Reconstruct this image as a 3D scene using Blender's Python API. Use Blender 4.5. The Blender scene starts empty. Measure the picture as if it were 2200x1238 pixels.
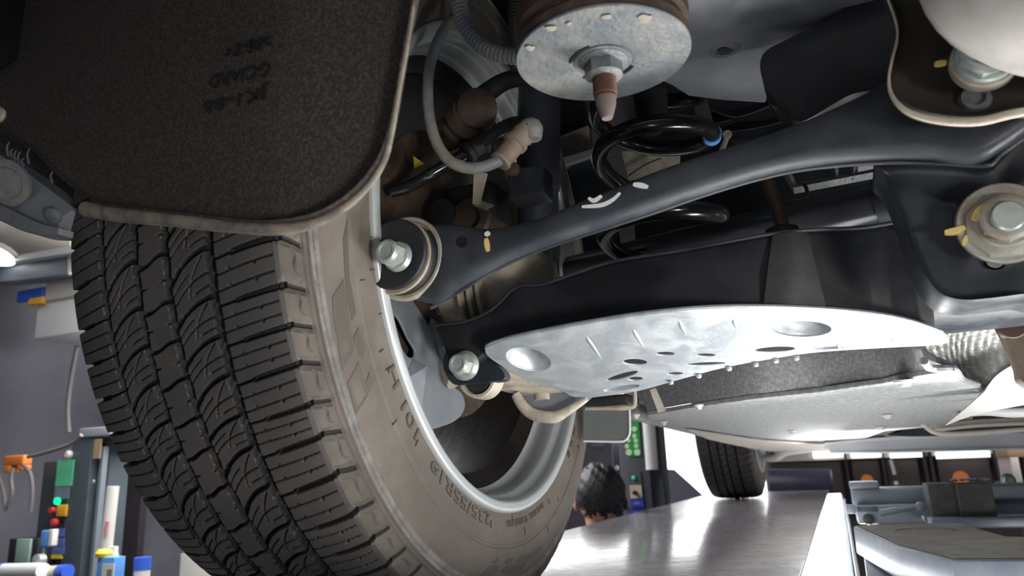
import bpy, bmesh, math, random
import numpy as np
from mathutils import Vector, Matrix
random.seed(4); RN = np.random.default_rng(4)
PI = math.pi
SC = bpy.context.scene
# ------------------------------------------------------------------ camera, world, lights, exposure
W, H, F = 2200, 1238, 1598.0
YAW, PITCH, ROLL = .3947, .2446, -.0382
FW = np.array([-math.sin(YAW)*math.cos(PITCH), math.cos(YAW)*math.cos(PITCH), math.sin(PITCH)])
_r0 = np.array([math.cos(YAW), math.sin(YAW), 0.]); _u0 = np.cross(_r0, FW)
RT = math.cos(ROLL)*_r0 + math.sin(ROLL)*_u0
UP = -math.sin(ROLL)*_r0 + math.cos(ROLL)*_u0
cd = bpy.data.cameras.new('camera'); cam = bpy.data.objects.new('camera', cd); SC.collection.objects.link(cam)
cam.matrix_world = Matrix([[RT[i], UP[i], -FW[i], 0] for i in range(3)] + [[0, 0, 0, 1]])
cd.sensor_width = 36; cd.lens = 36*F/W; cd.clip_start = .02; cd.clip_end = 60
cd.dof.use_dof = True; cd.dof.focus_distance = .72; cd.dof.aperture_fstop = 10
SC.camera = cam
wd = bpy.data.worlds.new('world'); SC.world = wd; wd.use_nodes = True
wd.node_tree.nodes['Background'].inputs[0].default_value = (.72, .8, 1, 1)
wd.node_tree.nodes['Background'].inputs[1].default_value = .165
SC.view_settings.view_transform = 'Standard'; SC.view_settings.look = 'None'
SC.view_settings.exposure = 0.0; SC.view_settings.gamma = 1; SC.view_settings.use_curve_mapping = False
def area(name, loc, aim, sx, sy, power, col=(1, 1, 1)):
    l = bpy.data.lights.new(name, 'AREA'); l.shape = 'RECTANGLE'; l.size = sx; l.size_y = sy; l.energy = power; l.color = col
    o = bpy.data.objects.new(name, l); SC.collection.objects.link(o); o.location = loc
    o.rotation_euler = (Vector(aim)-Vector(loc)).to_track_quat('-Z', 'Y').to_euler(); return o
area('work_lamp', (.26, .86, -.40), (.0, .68, .1), .16, .30, 9.5, (1, .985, .95))        # lamp on the jack between the runways, shining up
area('side_fill', (.62, .62, -.36), (.22, .98, .14), .2, .2, 5, (1, .99, .96))  # added unseen lamp that brightens the foil shield
area('hot_spot_fill', (.03, 2.38, -.26), (-.11, 2.12, .07), .08, .08, 8, (1, .99, .96)).data.spread = math.radians(95)    # added unseen lamp that makes the hot spot on the floor cover
def spot(name, loc, aim, cone, blend, power, r, col):
    l = bpy.data.lights.new(name, 'SPOT'); l.spot_size = math.radians(cone); l.spot_blend = blend; l.energy = power; l.shadow_soft_size = r; l.color = col
    o = bpy.data.objects.new(name, l); SC.collection.objects.link(o); o.location = loc
    o.rotation_euler = (Vector(aim)-Vector(loc)).to_track_quat('-Z', 'Y').to_euler(); return o
spot('fill_spot', (.70, -.25, -.30), (-.30, .55, -.06), 50, .95, 47, .10, (1, .96, .91))  # added fill light for tyre and liner, unseen behind to the right
area('ceiling_lamp_1', (-2.2, 2.6, 1.2), (-2.2, 2.6, -1), 1.2, 2.4, 90)
area('ceiling_uplight', (-2.6, 3.0, .75), (-2.9, 2.6, 2), .6, .6, 50)                 # added uplight that brightens the ceiling
area('ceiling_lamp_2', (1.8, 5.2, 1.2), (1.8, 5.2, -1), 2.5, 1.2, 80)
area('ceiling_lamp_3', (.5, -2.2, 1.2), (.3, -1.6, -1), 3, 1.2, 8, (.94, .97, 1))

# ------------------------------------------------------------------ geometry helpers
def ray(px, py): return FW + RT*(px-W/2)/F - UP*(py-H/2)/F
def U(px, py, **k):
    "point on the ray through a pixel, at a plane of the scene (x=, y=, z=) or along the axis (d=)"
    d = ray(px, py)
    if 'd' in k: return d*k['d']
    a, v = list(k.items())[0]; return d*v/d['xyz'.index(a)]
def UP_(px, py, P0, n):
    d = ray(px, py); n = np.array(n, float); return d*(np.dot(P0, n)/np.dot(d, n))
def V(*a): return np.array(a, float)
def nrm(v): v = np.array(v, float); return v/np.linalg.norm(v)
def smooth(pts, n, closed=False):
    P = np.array(pts, float); m = len(P); segs = m if closed else m-1
    out = []
    L = []
    for i in range(segs):
        a, b = P[i], P[(i+1) % m]; L.append(np.linalg.norm(b-a)+1e-9)
    L = np.array(L)**.8; C = np.concatenate([[0], np.cumsum(L)]); tot = C[-1]
    ts = np.linspace(0, tot, n, endpoint=not closed)
    for t in ts:
        i = min(int(np.searchsorted(C, t, 'right'))-1, segs-1); s = (t-C[i])/L[i]
        if closed: p0, p1, p2, p3 = P[(i-1) % m], P[i], P[(i+1) % m], P[(i+2) % m]
        else: p0, p1, p2, p3 = P[max(i-1, 0)], P[i], P[i+1], P[min(i+2, m-1)]
        out.append(.5*((2*p1)+(-p0+p2)*s+(2*p0-5*p1+4*p2-p3)*s*s+(-p0+3*p1-3*p2+p3)*s**3))
    return np.array(out)
def obj(name, verts, faces, m, parent=None, sm=True, angle=None):
    me = bpy.data.meshes.new(name)
    if isinstance(faces, np.ndarray):
        nf, k = faces.shape
        me.vertices.add(len(verts)); me.vertices.foreach_set('co', np.asarray(verts, np.float32).ravel())
        me.loops.add(nf*k); me.loops.foreach_set('vertex_index', faces.astype(np.int32).ravel())
        me.polygons.add(nf); me.polygons.foreach_set('loop_start', np.arange(0, nf*k, k, dtype=np.int32))
        me.polygons.foreach_set('loop_total', np.full(nf, k, np.int32)); me.update(calc_edges=True)
    else:
        me.from_pydata([tuple(map(float, v)) for v in verts], [], [tuple(f) for f in faces]); me.update()
    return fin(name, me, m, parent, sm, angle)
def fin(name, me, m, parent=None, sm=True, angle=35, recalc=True):
    if recalc and len(me.polygons) < 200000:
        bm = bmesh.new(); bm.from_mesh(me); bmesh.ops.recalc_face_normals(bm, faces=bm.faces); bm.to_mesh(me); bm.free()
    if m: me.materials.append(m)
    if sm:
        me.shade_smooth()
        try: me.set_sharp_from_angle(angle=math.radians(angle or 35))
        except Exception: pass
    o = bpy.data.objects.new(name, me); SC.collection.objects.link(o)
    if parent is not None:
        o.parent = parent; o.matrix_parent_inverse = Matrix.Translation(-Vector(root_loc(parent)))
    return o
def root_loc(o):
    v = Vector(o.location)
    if o.parent is not None: v = Vector(o.location)   # part meshes sit at the world origin of their thing's frame
    return v if o.parent is None else Vector((0, 0, 0))
def thing(name, label, cat, loc=(0, 0, 0), group=None):
    o = bpy.data.objects.new(name, None); SC.collection.objects.link(o); o.location = [float(c) for c in loc]; o.empty_display_size = .02
    o['label'] = label; o['category'] = cat
    if group: o['group'] = group
    return o
def tag(o, label, cat, group=None):
    o['label'] = label; o['category'] = cat
    if group: o['group'] = group
    return o
def struct(o): o['kind'] = 'structure'; return o
def stuff(o): o['kind'] = 'stuff'; return o
def lab(o, l): o['label'] = l; return o
def join(name, objs, m=None, parent=None, keep=False):
    "several meshes already linked -> one mesh"
    bm = bmesh.new()
    for o in objs:
        bm.from_mesh(o.data)
    me = bpy.data.meshes.new(name); bm.to_mesh(me); bm.free()
    mt = m or objs[0].data.materials[0]
    for o in objs: bpy.data.objects.remove(o, do_unlink=True)
    return fin(name, me, mt, parent)
def basis(n, hint=(0, 0, 1)):
    n = nrm(n); h = np.array(hint, float)
    if abs(np.dot(n, nrm(h))) > .98: h = V(1, 0, 0)
    ex = nrm(np.cross(h, n)); ey = np.cross(n, ex); return ex, ey, n
def lathe(name, c, ax, prof, m, parent=None, segs=48, angle=35, rot=0., hint=(0, 0, 1), cap=True):
    "prof: (distance along axis, radius)"
    ex, ey, n = basis(ax, hint); c = np.array(c, float); v = []; f = []
    a = np.arange(segs)/segs*2*PI+rot
    for h, r in prof:
        for t in a: v.append(c+n*h+r*(math.cos(t)*ex+math.sin(t)*ey))
    k = len(prof)
    for i in range(k-1):
        for j in range(segs):
            f.append((i*segs+j, i*segs+(j+1) % segs, (i+1)*segs+(j+1) % segs, (i+1)*segs+j))
    if cap and prof[0][1] > 1e-6 and prof[0] != prof[-1]: f.append(tuple(range(segs)))
    if cap and prof[-1][1] > 1e-6 and prof[0] != prof[-1]: f.append(tuple((k-1)*segs+j for j in range(segs)))
    o = obj(name, v, f, m, parent, True, angle); return o
def tube(name, pts, r, m, parent=None, segs=12, n=None, closed=False, flat=None, cap=True):
    P = smooth(pts, n or max(8, len(pts)*6), closed) if n != 0 else np.array(pts, float)
    k = len(P); R = np.full(k, r) if np.isscalar(r) else np.interp(np.linspace(0, 1, k), np.linspace(0, 1, len(r)), r)
    v = []; f = []; T = np.gradient(P, axis=0) if not closed else np.roll(P, -1, 0)-np.roll(P, 1, 0)
    T /= np.linalg.norm(T, axis=1)[:, None]+1e-12
    up = basis(T[0])[0]
    for i in range(k):
        up = up-T[i]*np.dot(up, T[i]); up = nrm(up); s = np.cross(T[i], up)
        for j in range(segs):
            a = 2*PI*j/segs; v.append(P[i]+R[i]*(math.cos(a)*up+math.sin(a)*s))
    for i in range(k if closed else k-1):
        for j in range(segs):
            i2 = (i+1) % k
            f.append((i*segs+j, i*segs+(j+1) % segs, i2*segs+(j+1) % segs, i2*segs+j))
    if cap and not closed: f += [tuple(range(segs)), tuple((k-1)*segs+j for j in range(segs))]
    return obj(name, v, f, m, parent, True, 40)
def box(name, lo, hi, m, parent=None, bev=.0, rz=0.):
    lo = np.minimum(lo, hi); hi2 = np.maximum(lo, hi); lo, hi = np.array(lo, float), np.array(hi2, float)
    bm = bmesh.new(); bmesh.ops.create_cube(bm, size=1); c = (lo+hi)/2; s = hi-lo
    for v in bm.verts: v.co = Vector((v.co.x*s[0], v.co.y*s[1], v.co.z*s[2]))
    if bev: bmesh.ops.bevel(bm, geom=bm.edges[:], offset=min(bev, min(s)*.45), segments=3, profile=.5, affect='EDGES')
    if rz: bmesh.ops.rotate(bm, verts=bm.verts, cent=(0, 0, 0), matrix=Matrix.Rotation(rz, 3, 'Z'))
    for v in bm.verts: v.co += Vector(c)
    me = bpy.data.meshes.new(name); bm.to_mesh(me); bm.free()
    return fin(name, me, m, parent, True, 30)
def BX(lo, hi):
    return np.minimum(lo, hi), np.maximum(lo, hi)
def flat(name, loops, th, m, parent=None, frame=None, bev=.0, mapf=None, angle=30):
    "2D closed loops (first outer, others holes) -> plate of thickness th; frame=(O,ex,ey,n) or mapf(array)->array"
    cu = bpy.data.curves.new(name, 'CURVE'); cu.dimensions = '2D'; cu.fill_mode = 'BOTH'; cu.extrude = max(th/2-bev, 1e-5); cu.bevel_depth = bev; cu.bevel_resolution = 2
    S = 50.                                  # work large: the 2D filler is not at home with millimetres
    cu.extrude *= S; cu.bevel_depth *= S
    for lp in loops:
        sp = cu.splines.new('POLY'); sp.points.add(len(lp)-1)
        for p, q in zip(sp.points, lp): p.co = (q[0]*S, q[1]*S, 0, 1)
        sp.use_cyclic_u = True
    o = bpy.data.objects.new('tmp', cu); me = bpy.data.meshes.new_from_object(o); bpy.data.objects.remove(o); bpy.data.curves.remove(cu)
    co = np.empty(len(me.vertices)*3, np.float32); me.vertices.foreach_get('co', co); co = co.reshape(-1, 3)/S
    if mapf is not None: co = mapf(co)
    else:
        O, ex, ey, n = frame; co = O+co[:, :1]*ex+co[:, 1:2]*ey+co[:, 2:3]*n
    me.vertices.foreach_set('co', np.asarray(co, np.float32).ravel()); me.update()
    me.materials.clear(); me.name = name
    return fin(name, me, m, parent, True, angle)
def glyphs(name, s, size, m, parent, frame=None, mapf=None, ext=.001, width=None, res=3):
    cu = bpy.data.curves.new(name, 'FONT'); cu.body = s; cu.size = 1; cu.extrude = .02; cu.resolution_u = res
    o = bpy.data.objects.new('tmp', cu); me = bpy.data.meshes.new_from_object(o); bpy.data.objects.remove(o)
    co = np.empty(len(me.vertices)*3, np.float32); me.vertices.foreach_get('co', co); co = co.reshape(-1, 3)
    co[:, :2] *= size; co[:, 2] *= ext/.02
    co[:, 0] -= co[:, 0].min()
    if width: co[:, 0] *= width/co[:, 0].max()
    if mapf is not None: co = mapf(co)
    else:
        O, ex, ey, n = frame; co = O+co[:, :1]*ex+co[:, 1:2]*ey+co[:, 2:3]*n
    me.vertices.foreach_set('co', np.asarray(co, np.float32).ravel()); me.update(); me.materials.clear()
    return fin(name, me, m, parent, False)
def fan(name, bd, c, rings, n, m, parent=None, angle=50, back=None):
    "closed boundary, centre, rings (scale, offset along n) from the outside in -> dished plate"
    bd = np.array(bd, float); c = np.array(c, float); n = np.array(n, float); k = len(bd); v = []; f = []
    for s, off in rings:
        o = n*off
        for p in bd: v.append(c+(p-c)*s+o)
    for i in range(len(rings)-1):
        for j in range(k): f.append((i*k+j, i*k+(j+1) % k, (i+1)*k+(j+1) % k, (i+1)*k+j))
    if rings[-1][0] > 1e-4:
        v.append(c+n*rings[-1][1]); q = len(v)-1; b = (len(rings)-1)*k
        for j in range(k): f.append((b+j, b+(j+1) % k, q))
    return obj(name, v, f, m, parent, True, angle)
def ribbon(name, T, B, prof, n, m, parent=None, k=48, angle=40, endcap=True):
    "loft between two edge curves; prof: closed cross-section (t across, off along n) "
    T = smooth(T, k); B = smooth(B, k); n = np.array(n, float); v = []; f = []; q = len(prof)
    for i in range(k):
        for t, off in prof: v.append(T[i]*(1-t)+B[i]*t+n*off)
    for i in range(k-1):
        for j in range(q): f.append((i*q+j, i*q+(j+1) % q, (i+1)*q+(j+1) % q, (i+1)*q+j))
    if endcap: f += [tuple(range(q)), tuple((k-1)*q+j for j in range(q))]
    return obj(name, v, f, m, parent, True, angle)
def PL(pts, **k): return [U(x, y, **k) for x, y in pts]
def hexnut(name, c, ax, rr, h, m, parent, rot=.2, flange=1.35, fh=.25):
    "hex head with chamfer and a round flange"
    a = lathe('t', c, ax, [(0, rr*flange), (h*.10, rr*flange), (h*fh, rr*1.08), (h*fh, .0001)], m, None, 40)
    b = lathe('t', c, ax, [(h*.1, rr), (h*.86, rr)], m, None, 6, 20, rot)
    d = lathe('t', c, ax, [(h*.86, rr*.985), (h*.96, rr*.87), (h*1., rr*.8), (h*1., .62*rr), (h*.93, .55*rr), (h*.93, .0001)], m, None, 36, 20)
    return join(name, [a, b, d], m, parent)

# ------------------------------------------------------------------ materials
def mat(name, col, rough=.5, metal=0., col2=None, scale=20., amt=1., bump=0., bscale=None, detail=6., spec=.5, rvar=.0, thr=(.42, .62), coat=0., dist=0.):
    m = bpy.data.materials.new(name); m.use_nodes = True; nt = m.node_tree; N = nt.nodes; L = nt.links
    b = N['Principled BSDF']; b.inputs['Base Color'].default_value = (*col, 1); b.inputs['Roughness'].default_value = rough
    b.inputs['Metallic'].default_value = metal; b.inputs['Specular IOR Level'].default_value = spec; b.inputs['Coat Weight'].default_value = coat; b.inputs['Coat Roughness'].default_value = .13 if coat > .4 else .03
    tc = N.new('ShaderNodeTexCoord')
    if col2 or rvar:
        nz = N.new('ShaderNodeTexNoise'); nz.inputs['Scale'].default_value = scale; nz.inputs['Detail'].default_value = detail; nz.inputs['Roughness'].default_value = .65
        nz.inputs['Distortion'].default_value = dist
        L.new(tc.outputs['Object'], nz.inputs['Vector'])
        mr = N.new('ShaderNodeMapRange'); mr.inputs[1].default_value = thr[0]; mr.inputs[2].default_value = thr[1]; mr.inputs[4].default_value = amt
        L.new(nz.outputs[0], mr.inputs[0])
        if col2:
            mx = N.new('ShaderNodeMix'); mx.data_type = 'RGBA'; mx.inputs[6].default_value = (*col, 1); mx.inputs[7].default_value = (*col2, 1)
            L.new(mr.outputs[0], mx.inputs[0]); L.new(mx.outputs[2], b.inputs['Base Color'])
        if rvar:
            ma = N.new('ShaderNodeMath'); ma.operation = 'MULTIPLY_ADD'; ma.inputs[1].default_value = rvar; ma.inputs[2].default_value = rough
            L.new(mr.outputs[0], ma.inputs[0]); L.new(ma.outputs[0], b.inputs['Roughness'])
    if bump:
        n2 = N.new('ShaderNodeTexNoise'); n2.inputs['Scale'].default_value = bscale or scale*6; n2.inputs['Detail'].default_value = 4; L.new(tc.outputs['Object'], n2.inputs['Vector'])
        bp = N.new('ShaderNodeBump'); bp.inputs['Strength'].default_value = min(1, bump); bp.inputs['Distance'].default_value = .45/(bscale or scale*6)*max(1, bump)
        L.new(n2.outputs[0], bp.inputs['Height']); L.new(bp.outputs[0], b.inputs['Normal'])
    return m
def emit(name, col, s):
    m = bpy.data.materials.new(name); m.use_nodes = True; b = m.node_tree.nodes['Principled BSDF']
    b.inputs['Base Color'].default_value = (*[c*.8 for c in col], 1); b.inputs['Emission Color'].default_value = (*col, 1); b.inputs['Emission Strength'].default_value = s; return m
M = dict(
 tread=mat('tread_rubber', (.052, .049, .047), .62, col2=(.085, .078, .072), scale=14, amt=.6, bump=.15, bscale=900),
 side=mat('dusty_sidewall_rubber', (.125, .108, .092), .68, col2=(.20, .175, .148), scale=9, amt=.8, bump=.2, bscale=700),
 scuff=mat('scuffed_rubber', (.15, .145, .14), .7, col2=(.25, .24, .23), scale=45, amt=.9, bump=.5, bscale=300),
 letter=mat('shaded_letter_rubber', (.105, .092, .080), .6),  # darker than the sidewall: shading of the letter edges put into the colour
 rim=mat('rim_silver', (.66, .70, .72), .33, .45, col2=(.60, .64, .65), scale=8, rvar=.15),
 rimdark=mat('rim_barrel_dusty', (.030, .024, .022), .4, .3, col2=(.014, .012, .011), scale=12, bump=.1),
 felt=mat('felt_liner', (.050, .044, .038), .95, col2=(.105, .092, .080), scale=520, detail=5, bump=1.5, bscale=1000, spec=.1, thr=(.45, .62)),
 feltedge=mat('lit_felt_edge', (.30, .26, .21), .9, col2=(.16, .15, .14), scale=60, bump=.8, bscale=900, spec=.1),  # paler than the felt: light from below put into the edge colour
 feltgrey=mat('grey_felt', (.24, .245, .255), .95, col2=(.36, .365, .37), scale=260, detail=3, bump=1, bscale=800, spec=.1),
 black=mat('black_painted_steel', (.011, .012, .015), .42, .0, col2=(.02, .022, .027), scale=14, rvar=.15, bump=.08, bscale=300),
 satin=mat('satin_charcoal_steel', (.026, .031, .040), .38, .1, col2=(.044, .050, .060), scale=18, rvar=.2, bump=.10, bscale=260),
 gloss=mat('gloss_black_spring', (.012, .013, .015), .2, .0, spec=.6, coat=.3),
 rubber=mat('black_rubber', (.02, .02, .022), .55, col2=(.035, .035, .036), scale=30),
 grey=mat('grey_body_steel', (.145, .16, .185), .42, .2, col2=(.24, .25, .27), scale=10, rvar=.2, bump=.15, bscale=120, dist=.6),
 alu=mat('scratched_aluminium', (.42, .46, .50), .38, .5, col2=(.52, .56, .59), scale=28, rvar=.14, bump=.18, bscale=260, dist=1.),
 zinc=mat('zinc_plated_bolt', (.50, .56, .53), .36, .5, col2=(.38, .43, .40), scale=60),
 zincdirty=mat('dirty_zinc', (.42, .42, .38), .5, .3, col2=(.36, .30, .22), scale=50, bump=.3, bscale=400),
 galv=mat('galvanised_washer', (.125, .142, .16), .55, .15, col2=(.27, .265, .24), scale=24, bump=.6, bscale=260, rvar=.1, dist=.3, thr=(.40, .75)),
 rust=mat('rusty_steel', (.13, .055, .03), .8, .1, col2=(.07, .045, .035), scale=90, bump=.6, bscale=500),
 brown=mat('dark_rust_rubber', (.045, .03, .022), .7, col2=(.075, .05, .035), scale=60, bump=.4, bscale=300),
 dust=mat('dusty_casting', (.30, .26, .20), .7, .1, col2=(.42, .37, .30), scale=30, bump=.3, bscale=200),
 cream=mat('dirt_coated_steel', (.52, .47, .38), .7, col2=(.36, .32, .26), scale=50, bump=.4, bscale=300),
 hose=mat('dusty_grey_hose', (.13, .145, .16), .55, col2=(.30, .275, .23), scale=16, thr=(.45, .6)),
 conduit=mat('corrugated_conduit', (.10, .12, .15), .5, col2=(.25, .24, .22), scale=14),
 plug=mat('tan_connector', (.17, .13, .10), .6, col2=(.25, .20, .155), scale=40),
 shield=mat('grey_dust_shield', (.21, .235, .265), .5, .25, col2=(.26, .28, .31), scale=14, bump=.1, bscale=200),
 muffler=mat('muffler_steel', (.50, .47, .43), .42, .35, col2=(.62, .60, .57), scale=16, rvar=.1),
 foil=mat('crinkled_foil', (.86, .85, .82), .45, .2, bump=.3, bscale=300),
 white=mat('white_paint', (.78, .79, .80), .5), cream2=mat('cream_wall', (.62, .58, .52), .7), beige=mat('beige_plastic', (.62, .56, .44), .5),
 yellow=mat('yellow_mark', (.75, .55, .12), .6, col2=(.8, .62, .3), scale=400), whitemark=mat('white_mark', (.72, .74, .76), .6),
 yellowp=mat('yellow_plastic', (.8, .65, .05), .5), blue=mat('blue_plastic', (.04, .12, .62), .45), bluep=mat('blue_label', (.03, .04, .55), .5),
 lblue=mat('light_blue_plastic', (.12, .33, .75), .45), red=mat('red_plastic', (.75, .05, .05), .4), green=mat('green_label', (.03, .30, .07), .5),
 green2=mat('mint_label', (.12, .62, .35), .5), orange=mat('orange_plastic', (.85, .25, .05), .5), lime=mat('green_tape', (.25, .42, .03), .6),
 wallm=mat('garage_wall_paint', (.125, .118, .145), .8, col2=(.14, .132, .16), scale=2), wall2=mat('left_wall_paint', (.10, .10, .125), .8, col2=(.13, .13, .16), scale=1.5),
 wallmid=mat('front_wall_paint', (.055, .045, .05), .8), frame=mat('dark_frame', (.03, .026, .032), .6),
 post=mat('lift_post_grey', (.055, .075, .09), .5, col2=(.07, .09, .105), scale=5), postl=mat('lift_post_light', (.30, .33, .38), .45),
 plate=mat('runway_coating', (.34, .315, .35), .19, .15, col2=(.24, .215, .245), scale=7, rvar=.10, bump=.05, bscale=60, dist=2.5, spec=.7, coat=.5),
 jack=mat('jack_grey_paint', (.20, .23, .28), .38, .1, col2=(.25, .28, .33), scale=12), pad=mat('worn_pad', (.20, .18, .165), .75, col2=(.27, .25, .225), scale=20, bump=.3, bscale=120),
 block=mat('rubber_block', (.075, .078, .076), .85, col2=(.10, .10, .10), scale=40, bump=.4, bscale=300),
 skin=mat('skin', (.66, .38, .26), .55), hair=mat('black_hair', (.012, .011, .015), .5, col2=(.03, .03, .04), scale=120, bump=1, bscale=180), shirt=mat('dark_work_shirt', (.03, .03, .04), .8),
 trousers=mat('dark_trousers', (.02, .02, .03), .8), floor=mat('workshop_floor', (.16, .16, .17), .35, col2=(.2, .2, .21), scale=1.2),
 ceil=mat('workshop_ceiling', (.80, .76, .70), .8), card=mat('cardboard', (.42, .27, .15), .8), plasticw=mat('white_plastic', (.7, .69, .64), .45),
 brownsteel=mat('dark_brown_steel', (.042, .036, .030), .45, .1, col2=(.065, .055, .045), scale=20, rvar=.2, bump=.1, bscale=200), brown2=mat('brown_tag', (.16, .13, .12), .6),
 gloss2=mat('gloss_dark_tube', (.12, .125, .135), .22, .5), rust2=mat('brown_rod', (.13, .085, .06), .5, .3), feltlight=mat('lit_felt', (.34, .36, .36), .95, col2=(.50, .52, .51), scale=180, detail=3, bump=.8, bscale=800, spec=.1),
 flapgrey=mat('flap_rubber', (.15, .17, .165), .6), sillgrey=mat('sill_plastic', (.44, .46, .48), .6),
 jackl=mat('light_jack_paint', (.20, .225, .275), .38, .1), block2=mat('rubber_block_worn', (.065, .066, .062), .9, col2=(.09, .088, .08), scale=60, bump=.4, bscale=300), lilac=mat('lilac_cloth', (.45, .44, .66), .9),
 padside=mat('pad_side_paint', (.24, .27, .33), .3, .3, col2=(.30, .33, .38), scale=30), pad2=mat('inset_disc', (.26, .23, .18), .8, col2=(.18, .16, .13), scale=80), doorb=mat('brown_door_panel', (.045, .032, .030), .6, col2=(.06, .045, .04), scale=1),
 drum=mat('drum_navy', (.035, .03, .06), .5), cartonw=mat('pale_carton', (.62, .55, .50), .8), wallm2=mat('cabinet_purple_grey', (.13, .12, .155), .6), post2=mat('column_dark', (.06, .062, .085), .5),
 mintw=mat('pale_icon', (.55, .8, .5), .6), knobp=mat('knob_plate', (.50, .42, .32), .5), postd=mat('cabinet_teal', (.05, .065, .075), .6), postl2=mat('flange_teal', (.15, .18, .21), .5), rope=mat('tan_cable', (.35, .26, .15), .7), rope2=mat('grey_hose', (.20, .18, .18), .6),
 amber=mat('amber_plastic', (.85, .45, .03), .4), bluep2=mat('pale_blue_label', (.12, .17, .5), .5), pinkp=mat('faded_red', (.6, .25, .25), .6), card2=mat('box_print', (.25, .2, .17), .7), mintp=mat('mint_panel', (.38, .55, .48), .5),
 groove=mat('unworn_shaded_rubber', (.008, .008, .008), .7), lug=mat('dusty_shoulder_rubber', (.10, .088, .076), .7, col2=(.14, .122, .105), scale=30), void=mat('hollow_shade', (.004, .004, .004), .9),
 letterdark=mat('letter_recess_shade', (.014, .013, .012), .7),  # near-black: shade of recessed letters put into their colour
 palepanel=mat('pale_plastic_panel', (.72, .73, .75), .6),
 hosedust=mat('dried_mud', (.30, .275, .23), .8),
 led=emit('led_light', (1, .99, .97), 6.0), day=emit('daylight', (.97, .98, 1), 3.2), day2=emit('window_daylight', (1, 1, 1), 1.8), lamp=emit('ceiling_lamp_light', (1, 1, .98), 4), greenlit=emit('green_pilot_light', (0, .9, .35), 1.2),
)
# ------------------------------------------------------------------ room and lift
GZ = -.1435                 # top of the runway the car stands on (camera height = 0)
FLZ, CEZ = -1.75, 1.32
struct(box('floor', (-4.6, -4, FLZ-.1), (6, 9.2, FLZ), M['floor']))
struct(box('ceiling', (-4.6, -4, CEZ), (6, 9.2, CEZ+.1), M['ceil']))
struct(box('wall_left', (-4.6, -4, FLZ), (-4.5, 9.2, CEZ), M['wall2']))
struct(box('wall_front', (-4.5, 9.0, FLZ), (6, 9.1, CEZ), M['wallmid']))
struct(box('wall_right', (5.9, -4, FLZ), (6, 9.0, CEZ), M['wallm']))

# ------------------------------------------------------------------ wheels
CW = V(-.431, .737, .227)
# pitch table (degrees, tread seen from behind; angle 0 faces the camera, falls towards the ground)
an = [-10.3, -15.7, -20.1, -24.4, -29.2, -33.1, -38.3, -44.2]
NP = 73
rest = np.linspace(-44.2, -10.3-360, NP-6)[1:]
ANG = np.array(an+list(rest)); SK = -np.arange(len(ANG), dtype=float)
def s_of(phi):
    ph = ((phi+10.3) % -360.0)-10.3     # into (-370.3, -10.3]
    return np.interp(ph, ANG[::-1], SK[::-1])
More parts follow.
